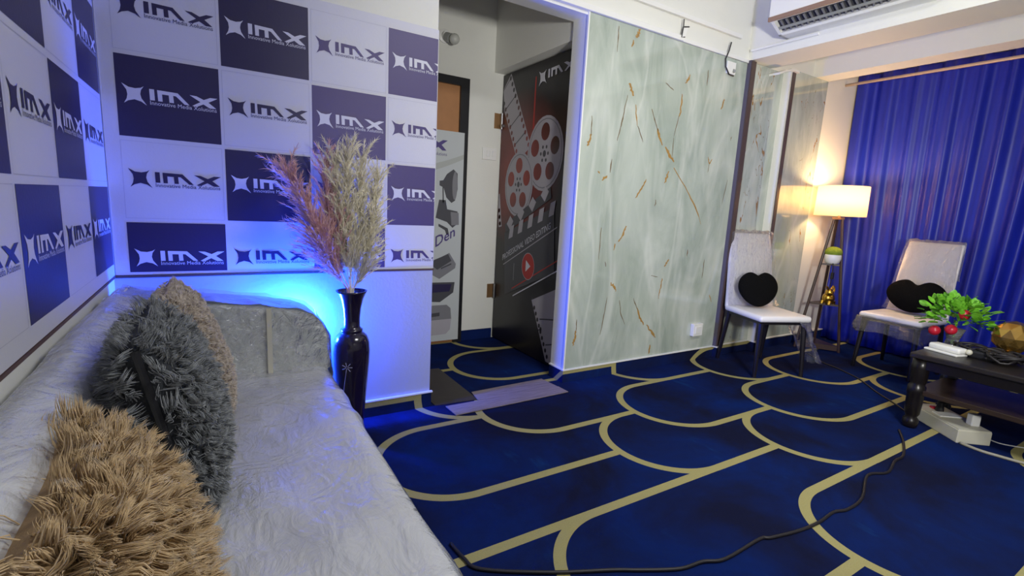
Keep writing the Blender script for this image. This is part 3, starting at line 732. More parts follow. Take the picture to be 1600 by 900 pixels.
# ------------------------------------------------------------------ sofa
SY0, SY1 = -1.15, 2.33
sofa = thing('sofa', 'long pale sofa wrapped in clear plastic along the left wall', 'sofa', (.03, .6, 0))
B().box((-.30, SY0 + .02, .02), (.34, SY1 - .03, .20)).obj('base', 'sofa', sofa, bevel=.015)
st_ = B().box((-.20, SY0, .20), (.395, 2.085, .435)).obj('seat_cushion', 'sofa', sofa, bevel=.045, seg=4); smooth_angle(st_, 50)
bk = B().prism([(-.34, .10), (-.34, .745), (-.325, .765), (-.29, .772), (-.245, .755), (-.215, .72), (-.11, .43), (-.11, .10)], 'y', SY0, SY1 - .01).obj('backrest', 'sofa', sofa); smooth_angle(bk, 50)
ap = [(-.34, .03), (-.34, .762), (-.10, .742), (.15, .712), (.27, .69), (.33, .665), (.37, .625), (.388, .575), (.392, .50), (.392, .03)]
ar = B().prism(ap, 'y', 2.085, SY1).obj('armrest', mat('sage_sofa_fabric', (.42, .46, .42), .7, bump=.15, bscale=120), sofa, bevel=.018, seg=3); smooth_angle(ar, 45)
for o in list(sofa.children): o.matrix_parent_inverse = Matrix.Translation(-Vector(sofa.location))
def vnoise(P, scale, seed=0):
    """cheap smooth noise from a few sines"""
    r = np.random.RandomState(seed); out = 0
    for k in range(7):
        d = r.normal(size=3); d /= np.linalg.norm(d); f = scale * (1 + .7 * k); out = out + np.sin(P @ d * f + r.uniform(0, 6.28)) / (1 + .6 * k)
    return out / 3
def ridge(P, scale, seed=0):
    n = vnoise(P, scale, seed); return 1 - np.abs(n) * 1.6
def sheet(path, ys, off, amp, seed, name, m, parent, flip=False):
    """film laid over a profile path (x, z) swept along y, pushed outwards and crinkled"""
    path = [Vector((p[0], p[1])) for p in path]
    nrm = []
    for i in range(len(path)):
        d = (path[min(i + 1, len(path) - 1)] - path[max(i - 1, 0)]).normalized(); nrm.append(Vector((d.y * -1, d.x)))
    V = []
    for y in ys:
        for p, n in zip(path, nrm): V.append((p.x, y, p.y, n.x, n.y))
    V = np.array(V); P = V[:, :3]
    k = off + amp * (np.clip(ridge(P * np.array([1, .6, 1]), 9, seed), 0, 1) ** 2 * .9 + .16 * np.clip(vnoise(P, 26, seed + 1) + .3, 0, 2))
    Q = P.copy(); Q[:, 0] += V[:, 3] * k; Q[:, 2] += V[:, 4] * k
    n = len(path); fs = [(j * n + i, j * n + i + 1, (j + 1) * n + i + 1, (j + 1) * n + i) for j in range(len(ys) - 1) for i in range(n - 1)]
    me = bpy.data.meshes.new(name); me.from_pydata([tuple(q) for q in Q], [], fs); me.update()
    o = put(name, me, m, parent, True)
    o.matrix_parent_inverse = Matrix.Translation(-Vector(parent.location)); return o
def dens(path, step):
    out = []
    for a, b in zip(path[:-1], path[1:]):
        a = Vector(a); b = Vector(b); k = max(1, int((b - a).length / step))
        out += [tuple(a.lerp(b, i / k)) for i in range(k)]
    return out + [path[-1]]
p1 = dens([(-.322, .765), (-.29, .775), (-.24, .758), (-.212, .72), (-.118, .455), (-.08, .438), (.0, .437), (.20, .437), (.34, .437), (.375, .428), (.392, .40), (.397, .36), (.402, .25), (.41, .10), (.418, .03)], .012)
sheet(p1, list(np.linspace(SY0, 2.085, 230)), .004, .011, 5, 'plastic_cover', 'film', sofa)
def arm_cover():
    """film over the armrest: inner face down to the seat, then across the top and front"""
    prof = dens([(-.31, .768), (-.10, .744), (.15, .714), (.27, .692), (.33, .667), (.37, .627), (.39, .575), (.394, .50), (.396, .05)], .012)
    n = len(prof); V = []; D = []
    for y in np.linspace(2.078, SY1, 14):
        for c, (x, z) in enumerate(prof):
            a = Vector(prof[min(c + 1, n - 1)]) - Vector(prof[max(c - 1, 0)]); a.normalize(); V.append((x, y, z)); D.append((-a.y, -.6 if y < 2.09 else 0, a.x))
    fs = [(r * n + c, r * n + c + 1, (r + 1) * n + c + 1, (r + 1) * n + c) for r in range(13) for c in range(n - 1)]
    top = [p for p in prof if p[1] > .44]; m_ = len(top); b0 = len(V); rows = 22
    for r in range(rows + 1):
        v = r / rows
        for (x, z) in top: V.append((x, 2.078, z + (.436 - z) * v)); D.append((0, -1, 0))
    fs += [(b0 + r * m_ + c, b0 + r * m_ + c + 1, b0 + (r + 1) * m_ + c + 1, b0 + (r + 1) * m_ + c) for r in range(rows) for c in range(m_ - 1)]
    P = np.array(V); D = np.array(D); k = .004 + .008 * np.clip(ridge(P, 15, 11), 0, 1) ** 2 + .002 * np.clip(vnoise(P, 50, 3), -.5, 2)
    me = bpy.data.meshes.new('plastic_cover'); me.from_pydata([tuple(q) for q in P + D * k[:, None]], [], fs); me.update()
    o = put('plastic_cover', me, 'film2', sofa, True); o.matrix_parent_inverse = Matrix.Translation(-Vector(sofa.location))
    t_ = B().box((.158, 2.064, .436), (.176, 2.066, .708)).obj('tape_strip', 'cream_pl', sofa); t_.matrix_parent_inverse = Matrix.Translation(-Vector(sofa.location))
arm_cover()

# ------------------------------------------------------------------ furry cushions
def pillow(w, h, t, n=26):
    """pillow surface in local coordinates: face +x, width along y, height along z; returns grid positions for both sides"""
    us = np.linspace(-1, 1, n); V = []; fs = []
    def pt(u, v, s):
        pin = 1 - .10 * (u * u) * (v * v) ; edge = (1 - abs(u) ** 2.6) * (1 - abs(v) ** 2.6)
        bow = 1 - .05 * (1 - u * u) * (abs(v) ** 4) - .05 * (1 - v * v) * (abs(u) ** 4)
        return (s * t * .5 * max(edge, 0) ** .5, u * w * .5 * bow, v * h * .5 * bow)
    for s in (1, -1):
        for v in us:
            for u in us: V.append(pt(u, v, s))
    for s in range(2):
        b = s * n * n
        for j in range(n - 1):
            for i in range(n - 1):
                q = (b + j * n + i, b + j * n + i + 1, b + (j + 1) * n + i + 1, b + (j + 1) * n + i)
                fs.append(q if s == 0 else q[::-1])
    return V, fs, pt
def fur(pt, cnt, length, width, side, seed, droop, clump, ring=3, splay=.5, umask=None, lenvar=.35):
    r = np.random.RandomState(seed)
    u = r.uniform(-1, 1, cnt * 2); v = r.uniform(-1, 1, cnt * 2)
    s = np.where(r.uniform(0, 1, cnt * 2) < side, 1, -1)
    if umask is not None:
        k = umask(u, v, s); u, v, s = u[k], v[k], s[k]
    u, v, s = u[:cnt], v[:cnt], s[:cnt]; cnt = len(u)
    f = np.vectorize(lambda a, b, c: np.array(pt(a, b, c)), otypes=[object])
    def P(a, b): return np.stack(list(f(np.clip(a, -1, 1), np.clip(b, -1, 1), s)))
    e = .03; p = P(u, v); du = P(u + e, v) - P(u - e, v); dv = P(u, v + e) - P(u, v - e)
    nr = np.cross(du, dv) * s[:, None]; nr /= np.linalg.norm(nr, axis=1)[:, None] + 1e-9
    # clumps
    nc = max(8, int(cnt / 14)); cid = None
    cu = r.uniform(-1, 1, nc); cv = r.uniform(-1, 1, nc); cs = np.where(r.uniform(0, 1, nc) < side, 1, -1)
    d2 = (u[:, None] - cu) ** 2 + (v[:, None] - cv) ** 2 + 4.0 * (s[:, None] != cs)
    cid = d2.argmin(1)
    cdir = r.normal(size=(nc, 3)) * splay; clen = r.uniform(1 - lenvar, 1 + lenvar, nc)
    L = length * clen[cid] * r.uniform(.8, 1.15, cnt)
    d = nr + cdir[cid] + r.normal(size=(cnt, 3)) * .18 + np.array(droop)
    outw = np.stack([0 * u, u ** 3, v ** 3], 1); d = d + outw * .8
    d /= np.linalg.norm(d, axis=1)[:, None]
    tip = p + d * L[:, None]
    ctr = np.zeros((nc, 3)); num = np.bincount(cid, minlength=nc)[:, None] + 1e-9
    for a in range(3): ctr[:, a] = np.bincount(cid, tip[:, a], minlength=nc)
    ctr /= num
    tip = tip + (ctr[cid] - tip) * clump
    curl = r.normal(size=(nc, 3))[cid] * length * .28 + r.normal(size=(cnt, 3)) * length * .08
    ts = [0, .38, .72]; rad = [width, width * .95, width * .6]
    ax = tip - p; ax /= np.linalg.norm(ax, axis=1)[:, None] + 1e-9
    a1 = np.cross(ax, r.normal(size=(cnt, 3))); a1 /= np.linalg.norm(a1, axis=1)[:, None] + 1e-9; a2 = np.cross(ax, a1)
    rows = []
    for t_, rr in zip(ts, rad):
        c = p + (tip - p) * t_ + curl * (t_ * (1 - t_) * 2)
        for k in range(3):
            an = 2 * math.pi * k / 3; rows.append(c + (a1 * math.cos(an) + a2 * math.sin(an)) * rr)
    rows.append(tip)
    V = np.stack(rows, 1).reshape(-1, 3)
    fac = []
    for i in range(2):
        for k in range(3): fac.append((i * 3 + k, i * 3 + (k + 1) % 3, (i + 1) * 3 + (k + 1) % 3, (i + 1) * 3 + k))
    q = np.array(fac); tr = np.array([(6, 7, 9), (7, 8, 9), (8, 6, 9)])
    base = np.arange(cnt)[:, None, None] * 10
    Q = (base + q[None]).reshape(-1, 4); T = (base + tr[None]).reshape(-1, 3)
    return V, Q, T
def np_mesh(name, V, Q, T):
    me = bpy.data.meshes.new(name); me.vertices.add(len(V)); me.vertices.foreach_set('co', V.astype(np.float32).ravel())
    loops = np.concatenate([Q.ravel(), T.ravel()]).astype(np.int32); me.loops.add(len(loops)); me.loops.foreach_set('vertex_index', loops)
    npoly = len(Q) + len(T); me.polygons.add(npoly)
    starts = np.concatenate([np.arange(len(Q)) * 4, len(Q) * 4 + np.arange(len(T)) * 3]).astype(np.int32)
    me.polygons.foreach_set('loop_start', starts)
    me.update(calc_edges=True); me.validate(); return me
def cushion(name, label, loc, yaw, tilt, w, h, t, cloth, furm, cnt, length, width, side, seed, droop, clump, roll=0, umask=None, splay=.5, seam=None, lenvar=.35):
    root = thing(name, label, 'cushion', loc, 0, 'faux fur cushions on the sofa')
    root.rotation_euler = (Matrix.Rotation(yaw, 3, 'Z') @ Matrix.Rotation(-tilt, 3, 'Y') @ Matrix.Rotation(roll, 3, 'X')).to_euler()
    V, fs, pt = pillow(w, h, t)
    B().add(V, fs).obj('cushion_cover', cloth, root, smooth=True)
    fv, fq, ft = fur(pt, cnt, length, width, side, seed, droop, clump, umask=umask, splay=splay, lenvar=lenvar)
    o = put('fur', np_mesh('fur', fv, fq, ft), furm, root, True); o['kind'] = 'stuff'
    if seam:
        B().tube([(0, -w * .485, v * h * .5) for v in np.linspace(-.7, .9, 12)], .008, 6).obj('zip_seam', seam, root)
    return root
cushion('fur_cushion', 'shaggy tan fur cushion nearest the camera with a plain cloth side', (-.158, .83, .592), R_(6), R_(17), .43, .345, .19,
        'tan_cloth', 'fur_brown', 20000, .042, .0011, .90, 1, (0, -.15, -.2), .62, umask=lambda u, v, s: (s > 0) | (v > .8), lenvar=.5)
cushion('fur_cushion', 'charcoal grey shaggy fur cushion between the two brown ones', (-.103, 1.32, .652), R_(1), R_(12), .40, .43, .17,
        'dark_cloth', 'fur_dark', 20000, .030, .0009, .58, 2, (0, 0, -.1), .6, umask=lambda u, v, s: (u > -.995) | (np.abs(v) > .9), seam='black')
cushion('fur_cushion', 'short-haired beige fur cushion farthest along the sofa, behind the charcoal one', (-.072, 1.76, .648), R_(0), R_(17), .38, .43, .15,
        'beige_cloth', 'fur_beige', 16000, .016, .0010, .70, 3, (0, 0, -.1), .5)

# ------------------------------------------------------------------ vase and pampas
VX, VY = .535, 2.29
vz = thing('floor_vase', 'tall dark lacquered vase with painted flower between sofa and wall', 'vase', (VX, VY, 0))
vp = [(.045, 0), (.052, .01), (.055, .05), (.062, .15), (.072, .27), (.081, .37), (.084, .43), (.081, .475), (.070, .505), (.054, .520), (.047, .523), (.051, .529), (.051, .537), (.045, .541), (.038, .55), (.038, .59), (.043, .64), (.054, .685), (.066, .712), (.071, .722), (.066, .722), (.050, .69), (.036, .63), (.032, .56)]
B().lathe(vp, n=40).obj('vase_body', 'vase', vz, smooth=True)
B().lathe([(.0385, .541), (.050, .528), (.0475, .521)], n=40, closed=False).obj('neck_ring', 'vase', vz, smooth=True)
def vr(z):
    for (r0, z0), (r1, z1) in zip(vp[:-1], vp[1:]):
        if z0 <= z <= z1: return r0 + (r1 - r0) * (z - z0) / max(1e-6, z1 - z0)
    return .07
def von(z, ang, off=.0012): r = vr(z) + off; return Vector((r * math.sin(ang), -r * math.cos(ang), z))
A0 = R_(-28)
fl_ = B()
for k in range(7):
    a = 2 * math.pi * k / 7
    fl_.tube([von(.372 + .004 * math.sin(a), A0 + .05 * math.cos(a)), von(.372 + .024 * math.sin(a), A0 + .29 * math.cos(a))], [.0012, .0022], 5)
fl_.obj('painted_flower', 'vase_deco', vz)
B().tube([von(z, A0 - .03 - (.36 - z) * 2.2) for z in np.linspace(.35, .24, 7)], .0012, 5).obj('painted_stem', 'vase_deco', vz)
def plume(name, label, tip_px, depth, m, bend, start, spread, cnt, seed, group):
    base = Vector((VX + random.uniform(-.012, .012), VY + random.uniform(-.012, .012), .50)); tip = on_y(tip_px, depth)
    r = np.random.RandomState(seed)
    mid = base.lerp(tip, .5) + Vector(bend)
    mouth = Vector((VX + (tip.x - VX) * .08, VY + (tip.y - VY) * .08, .73))
    def ctl(t):
        # quadratic from mouth to tip
        return mouth * (1 - t) ** 2 + mid * 2 * t * (1 - t) + tip * t ** 2
    root = thing(name, label, 'pampas grass', (VX, VY, .50), 0, group, world=True)
    B().tube([base] + [ctl(t) for t in np.linspace(0, .97, 14)], [.003] * 8 + [.002] * 7, 6).obj('stem', m, root, smooth=True)
    C = np.array([ctl(t) for t in np.linspace(0, 1, 60)])
    # side sprays leave the stem and carry short fine filaments
    start *= .45; ns = 130; per = int(cnt * 2.6 / ns) + 1
    ts = start + (1 - start) * r.uniform(0, 1, ns); ii = (ts * 57).astype(int)
    o0 = C[ii]; ax = C[np.minimum(ii + 2, 59)] - C[ii]; ax /= np.linalg.norm(ax, axis=1)[:, None]
    rd = r.normal(size=(ns, 3)); rd -= ax * (rd * ax).sum(1)[:, None]; rd /= np.linalg.norm(rd, axis=1)[:, None]
    dS = ax + rd * r.uniform(.10, .42, ns)[:, None]; dS /= np.linalg.norm(dS, axis=1)[:, None]
    LS = spread * (1.25 - .55 * (ts - start) / (1 - start)) * r.uniform(.7, 1.35, ns)
    bendS = rd * (LS * r.uniform(-.05, .30, ns))[:, None] + np.array([0, 0, -1.0]) * (LS * r.uniform(0, .22, ns))[:, None]
    def sp(k, t): return o0[k] + dS[k] * (LS[k] * t)[:, None] + bendS[k] * (t ** 2)[:, None]
    k = np.repeat(np.arange(ns), per); t1 = r.uniform(.02, 1, len(k)); n_ = len(k)
    p = sp(k, t1); d0 = dS[k] + bendS[k] / LS[k][:, None] * 2 * t1[:, None]; d0 /= np.linalg.norm(d0, axis=1)[:, None]
    d1 = d0 + r.normal(size=(n_, 3)) * .33; d1 /= np.linalg.norm(d1, axis=1)[:, None]
    ln = spread * r.uniform(.12, .30, n_)
    tipv = p + d1 * ln[:, None]; midv = p + (d0 * .4 + d1 * .6) * (ln * .5)[:, None]
    side = np.cross(d1, r.normal(size=(n_, 3))); side /= np.linalg.norm(side, axis=1)[:, None]; wd = .0010
    V1 = np.stack([p - side * wd, p + side * wd, midv + side * wd, midv - side * wd, tipv], 1)
    # the sprays themselves as thin ribbons
    segs = 6; kk = np.repeat(np.arange(ns), segs); tt = np.tile(np.arange(segs) / segs, ns)
    a0 = sp(kk, tt); a1 = sp(kk, tt + .5 / segs); a2 = sp(kk, tt + 1.0 / segs)
    sd = np.cross(dS[kk], np.tile(r.normal(size=(1, 3)), (len(kk), 1))); sd /= np.linalg.norm(sd, axis=1)[:, None]
    V2 = np.stack([a0 - sd * .0011, a0 + sd * .0011, a1 + sd * .001, a1 - sd * .001, a2], 1)
    V = np.concatenate([V1, V2]).reshape(-1, 3); b = np.arange(n_ + len(kk))[:, None] * 5
    Q = b + np.array([[0, 1, 2, 3]]); T = b + np.array([[3, 2, 4]])
    o = put('plume', np_mesh('plume', V, Q, T), m, root); o['kind'] = 'stuff'
    o.matrix_parent_inverse = Matrix.Translation(-Vector(root.location))
    return root
G1, G2 = 'pink pampas plumes in the vase', 'cream pampas plumes in the vase'
plume('pampas_grass', 'dusty pink pampas plume leaning far left over the sofa', (448, 262), 2.26, 'pink', (.0, 0, .04), .30, .15, 2600, 1, G1)
plume('pampas_grass', 'pink pampas plume with low drooping side sprays on the left', (468, 300), 2.22, 'pink', (-.0, 0, .02), .25, .14, 2200, 2, G1)
plume('pampas_grass', 'salmon pink pampas plume standing upright with a hooked tip', (506, 238), 2.30, 'pink', (-.05, 0, .0), .30, .13, 2600, 3, G1)
plume('pampas_grass', 'cream pampas plume just right of the hooked pink one', (520, 246), 2.28, 'cream', (.02, 0, .02), .25, .14, 2400, 4, G2)
plume('pampas_grass', 'tallest straight cream pampas plume in the middle of the vase', (543, 234), 2.26, 'cream', (.0, 0, .0), .22, .14, 2800, 5, G2)
plume('pampas_grass', 'cream pampas plume leaning slightly right of the middle', (566, 238), 2.30, 'cream', (.02, 0, .0), .25, .14, 2400, 6, G2)
plume('pampas_grass', 'cream pampas plume leaning farthest to the right', (592, 268), 2.29, 'cream', (.02, 0, .0), .25, .13, 2200, 7, G2)
plume('pampas_grass', 'short cream pampas plume with side sprays low on the right', (582, 338), 2.25, 'cream', (.02, 0, .0), .30, .11, 1500, 8, G2)

# blue uplight hidden behind the armrest
LX_, LY_ = .31, 2.40
up = thing('blue_uplight', 'small blue LED floor light glowing behind the sofa arm', 'lamp', (LX_, LY_, 0))
B().lathe([(.035, 0), (.035, .015), (.010, .022), (.010, .40), (.026, .42), (.030, .46)], n=20).obj('stand', 'blackmetal', up, smooth=False)
B().sphere((0, 0, .485), .026, 14, 8).obj('bulb', 'bluebulb', up, smooth=True)
pl = bpy.data.lights.new('blue_light', 'POINT'); pl.energy = 115; pl.color = (.010, .075, 1.0); pl.shadow_soft_size = .03
po = bpy.data.objects.new('blue_light', pl); COL.objects.link(po); po.location = (LX_, LY_, .54)

# ------------------------------------------------------------------ dining chairs
def chair(label, loc, rz, seed):
    """front faces -y; origin on the floor under the seat centre"""
    t = thing('dining_chair', label, 'chair', loc, rz, 'white dining chairs along the walls')
    W = .205; D = .21
    # seat
    s = B().box((-.215, -.225, .415), (.215, .215, .462)).obj('seat', 'leather', t, bevel=.02, seg=3); smooth_angle(s, 50)
    B().box((-.195, -.20, .395), (.195, .20, .416)).obj('seat_frame', 'blackmetal', t)
    # backrest: tapered slab leaning back
    prof = [(.185, .44), (.205, .55), (.235, .75), (.275, .95), (.297, 1.035)]
    V = []; fs = []; n = len(prof)
    for i, (y, z) in enumerate(prof):
        k = i / (n - 1); hw = .212 - .034 * k
        for (sx, dy) in ((-1, 0), (1, 0), (1, .034), (-1, .034)): V.append((sx * hw, y + dy, z))
    for i in range(n - 1):
        for k in range(4): fs.append((i * 4 + k, i * 4 + (k + 1) % 4, (i + 1) * 4 + (k + 1) % 4, (i + 1) * 4 + k))
    fs += [(3, 2, 1, 0), tuple((n - 1) * 4 + k for k in range(4))]
    b = B().add(V, fs).obj('backrest', 'leather', t, bevel=.010, seg=2); smooth_angle(b, 50)
    for sx in (-1, 1):
        B().tube([(sx * .180, -.188, .40), (sx * .197, -.215, .0)], [.021, .013], 8).obj('leg', 'blackmetal', t)
        B().tube([(sx * .180, .185, .42), (sx * .197, .245, .0)], [.021, .013], 8).obj('leg', 'blackmetal', t)
    # cling wrap over the back and hanging from the seat
    r = np.random.RandomState(seed); V = []; fs = []
    nu, nv = 22, 26
    path = [(.13, .47), (.172, .50), (.190, .55), (.220, .75), (.258, .95), (.280, 1.035), (.297, 1.055), (.330, 1.045), (.315, .95), (.275, .75)]
    path = dens(path, .04)
    for i, (y, z) in enumerate(path):
        for j in range(nu + 1):
            u = -1 + 2 * j / nu; hw = .217 - .034 * min(1, max(0, (z - .44) / .6)) + .006
            V.append((u * hw, y - .006 + r.normal() * .004, z + .004 + r.normal() * .004))
    m_ = nu + 1
    for i in range(len(path) - 1):
        for j in range(nu): fs.append((i * m_ + j, i * m_ + j + 1, (i + 1) * m_ + j + 1, (i + 1) * m_ + j))
    B().add(V, fs).obj('plastic_wrap', 'wrap', t, smooth=True)
    return t
def wrap_sheet(parent, pts_top, drop, seed, out, name='plastic_wrap', nz=12, bulge=.03, sub=10):
    r = np.random.RandomState(seed); top = []
    for a, b in zip(pts_top[:-1], pts_top[1:]):
        for k in range(sub): top.append(Vector(a).lerp(Vector(b), k / sub))
    top.append(Vector(pts_top[-1])); V = []; fs = []; n = len(top)
    for j in range(nz + 1):
        v = j / nz
        for i, p in enumerate(top):
            dr = drop(i / (n - 1)); k = math.sin(v * 2.6 + i * .5) * bulge * v
            V.append((p.x + out[0] * v + k * .6 + r.normal() * .006 * v, p.y + out[1] * v - abs(k) + r.normal() * .006 * v, p.z - dr * v + r.normal() * .004))
    for j in range(nz):
        for i in range(n - 1): fs.append((j * n + i, j * n + i + 1, (j + 1) * n + i + 1, (j + 1) * n + i))
    return B().add(V, fs).obj(name, 'wrap', parent, smooth=True)
chA = chair('white wrapped dining chair against the marble wall beside the floor lamp', (3.61, 2.09, 0), R_(-21), 1)
chB = chair('white wrapped dining chair in front of the blue curtain', (4.655, 1.583, 0), R_(-93.4), 2)
# A: loose film hanging from the right and back-right of the seat
wrap_sheet(chA, [(.10, -.222, .43), (.218, -.20, .43), (.222, 0, .43), (.222, .2, .43)], lambda u: .12 + .22 * math.sin(min(1, u * 1.1) * math.pi) ** .8, 5, (.10, -.02))
# B: film skirt below the front edge
wrap_sheet(chB, [(.222, .05, .43), (.222, -.222, .43), (-.222, -.228, .43), (-.222, .02, .43)], lambda u: .13 + .02 * math.sin(u * 9), 6, (0, -.015))
def heart(label, parent_loc, rz, loc, w, h, t, tilt, notch=.26):
    """plush heart lying against the chair back"""
    n = 56; out = []
    for k in range(n):
        a = 2 * math.pi * k / n
        x = math.sin(a) * (1 + .10 * math.cos(a)); z = math.cos(a) * .92
        z -= notch * math.exp(-(x / .26) ** 2) * (1 if math.cos(a) > 0 else 0)
        if math.cos(a) < 0: x *= 1 - .10 * (-math.cos(a)) ** 1.5
        out.append((x * w * .5, z * h * .5))
    V = []; fs = []; ringsn = 8
    for side in (-1, 1):
        for r_ in range(ringsn + 1):
            q = math.cos(r_ / ringsn * math.pi / 2); d = math.sin(r_ / ringsn * math.pi / 2) * t * .5
            if side == -1 and r_ == 0: pass
            for (x, z) in out: V.append((x * q, side * d, z * q + (1 - q) * .1 * h))
    for s in range(2):
        b = s * (ringsn + 1) * n
        for r_ in range(ringsn):
            for k in range(n):
                q = (b + r_ * n + k, b + r_ * n + (k + 1) % n, b + (r_ + 1) * n + (k + 1) % n, b + (r_ + 1) * n + k)
                fs.append(q if s == 1 else q[::-1])
    bb = B().add(V, fs); o = bb.obj('heart_cushion', 'plush', None, smooth=True)
    o.matrix_basis = Matrix.Translation(parent_loc) @ Matrix.Rotation(rz, 4, 'Z') @ Matrix.Translation(loc) @ Matrix.Rotation(tilt, 4, 'X')
    md = o.modifiers.new('weld', 'WELD'); md.merge_threshold = .0005
    tag(o, label, 'cushion', 'black heart cushions on the chairs')
    return o
heart('black plush heart cushion on the chair by the marble wall', (3.61, 2.09, 0), R_(-21), (-.015, .105, .612), .34, .31, .12, R_(-14))
heart('black plush heart cushion on the chair by the blue curtain', (4.655, 1.583, 0), R_(-93.4), (.01, .10, .612), .40, .30, .13, R_(-16), .34)

# ------------------------------------------------------------------ floor lamp
FLX, FLY = 4.72, 2.20
lamp = thing('floor_lamp', 'lit tripod shelf floor lamp with white drum shade before the curtain', 'lamp', (FLX, FLY, 0))
feet = [Vector((4.575, 2.335, .0)), Vector((4.765, 2.045, .0)), Vector((4.90, 2.33, 0))]
apex = [Vector((4.70, 2.225, 1.20)), Vector((4.725, 2.175, 1.20)), Vector((4.735, 2.22, 1.20))]
inv = Matrix.Translation(-Vector((FLX, FLY, 0)))
def lpart(o): o.matrix_parent_inverse = inv; return o
for a, b in zip(feet, apex): lpart(B().tube([a, b], .0125, 8).obj('leg', 'lampwood', lamp))
def tri(z, ins, th, name):
    P = []
    for a, b in zip(feet, apex):
        p = a.lerp(b, z / 1.2); c = sum((x.lerp(y, z / 1.2) for x, y in zip(feet, apex)), Vector()) / 3; p = c + (p - c) * ins; P.append((p.x, p.y))
    lpart(B().prism(P, 'z', z - th, z).obj(name, 'lampwood', lamp))
tri(.055, 1.02, .045, 'base_board'); tri(.43, 1.04, .016, 'shelf'); tri(.79, 1.04, .014, 'shelf')
lpart(B().tube([(FLX, FLY, 1.19), (FLX, FLY, 1.29)], .012, 10).obj('stem', 'brass', lamp))
lpart(B().box((4.685, 2.17, 1.185), (4.755, 2.24, 1.205)).obj('cap_plate', 'brass', lamp))
sh = lpart(B().lathe([(.197, 1.215), (.192, 1.47)], (FLX, FLY, 0), 48, closed=False).obj('shade', 'shade', lamp, smooth=True))
md = sh.modifiers.new('thick', 'SOLIDIFY'); md.thickness = .002
lpart(B().sphere((FLX, FLY, 1.335), .03, 14, 10).obj('bulb', 'bulb', lamp, smooth=True))
lpart(B().tube([(4.66, 2.16, .80), (4.655, 2.15, .70), (4.66, 2.155, .60), (4.665, 2.17, .50)], .004, 6).obj('switch_cord', 'cable', lamp))
lpart(B().box((4.642, 2.138, .66), (4.668, 2.160, .72)).obj('cord_switch', 'black', lamp, bevel=.004))
wl_ = bpy.data.lights.new('warm_bulb_light', 'POINT'); wl_.energy = 26; wl_.color = (1.0, .62, .28); wl_.shadow_soft_size = .04
wo = bpy.data.objects.new('warm_bulb_light', wl_); COL.objects.link(wo); wo.location = (FLX, FLY, 1.40)
# things on the lamp shelves
pt_ = thing('moss_ball_pot', 'round white pot topped with a green moss ball on the upper lamp shelf', 'plant', (4.70, 2.19, .79))
B().lathe([(.035, 0), (.055, .015), (.066, .05), (.066, .075), (.060, .09)], n=24).obj('pot', 'white_pl', pt_, smooth=True)
B().sphere((0, 0, .105), .068, 24, 14, (1, 1, .75)).obj('moss_ball', 'moss', pt_, smooth=True)
gf = thing('gold_ornament', 'shiny gold animal ornament on the lower lamp shelf', 'ornament', (4.70, 2.17, .43))
B().sphere((0, 0, .055), .06, 16, 10, (1, .8, .9)).obj('body', 'gold2', gf, smooth=True)
B().sphere((-.045, -.02, .11), .034, 12, 8).obj('head', 'gold2', gf, smooth=True)
for sx in (-1, 1):
    B().tube([(-.045 + sx * .02, -.02, .13), (-.045 + sx * .05, -.02, .165), (-.045 + sx * .085, -.02, .16)], [.010, .008, .003], 6).obj('horn', 'gold2', gf)
    for dy in (-.03, .03): B().tube([(sx * .035, dy, .03), (sx * .042, dy, .0)], [.016, .014], 8).obj('leg', 'gold2', gf)
B().tube([(.05, 0, .08), (.08, 0, .12), (.07, 0, .16)], [.012, .010, .006], 6).obj('tail', 'gold2', gf)

# ------------------------------------------------------------------ coffee table and what is on it
TX0, TX1, TY0, TY1, TZ = 3.36, 3.98, -.15, 1.08, .45
tb = thing('coffee_table', 'black coffee table with turned legs and lower shelf at the right edge', 'table', (3.67, .46, 0), world=True)
o = B().box((TX0, TY0, TZ - .03), (TX1, TY1, TZ)).obj('table_top', 'tableedge', tb, bevel=.006)
B().box((TX0 + .04, TY0 + .04, TZ - .09), (TX1 - .04, TY1 - .04, TZ - .03)).obj('apron', 'blackwood', tb)
lp = [(.03, 0), (.038, .015), (.038, .05), (.026, .065), (.036, .085), (.040, .15), (.040, .20), (.043, .205), (.043, .25), (.034, .262), (.040, .28), (.043, .36), (.043, .42)]
for x in (TX0 + .07, TX1 - .06):
    for y in (TY1 - .04, TY0 + .06):
        B().lathe(lp, (x, y, 0), 20).obj('leg', 'blackwood', tb, smooth=True)
B().box((TX0 + .05, TY0 + .04, .205), (TX1 - .05, TY1 - .03, .235)).obj('lower_shelf', 'darkwood', tb, bevel=.004)
# fruit plant in a glass
px0, py0 = 3.77, 1.02
fp = thing('berry_plant', 'small leafy green plant with red berries in a glass on the black table', 'plant', (px0, py0, TZ))
B().lathe([(.045, 0), (.05, .004), (.038, .012), (.03, .05), (.045, .10), (.05, .115), (.047, .115), (.04, .09), (.026, .05)], n=24).obj('glass_pot', 'glass', fp, smooth=True)
r = np.random.RandomState(5)
B().tube([(0, 0, .02), (.005, 0, .16)], .006, 6).obj('stem', 'green', fp)
leafme = None
def leaf_mesh():
    V = []; fs = []; n = 6
    for i in range(n + 1):
        t = i / n; wd = .026 * math.sin(math.pi * min(1, t * .92 + .06)) ** .8
        V += [(t * .075, -wd, -.010 * t * t + .004), (t * .075, 0, -.010 * t * t - .002), (t * .075, wd, -.010 * t * t + .004)]
    for i in range(n):
        for k in range(2): fs.append((i * 3 + k, i * 3 + k + 1, (i + 1) * 3 + k + 1, (i + 1) * 3 + k))
    me = B().add(V, fs).data('leaf'); me.materials.append(M['green']); me.polygons.foreach_set('use_smooth', [True] * len(me.polygons)); return me
LM_ = leaf_mesh()
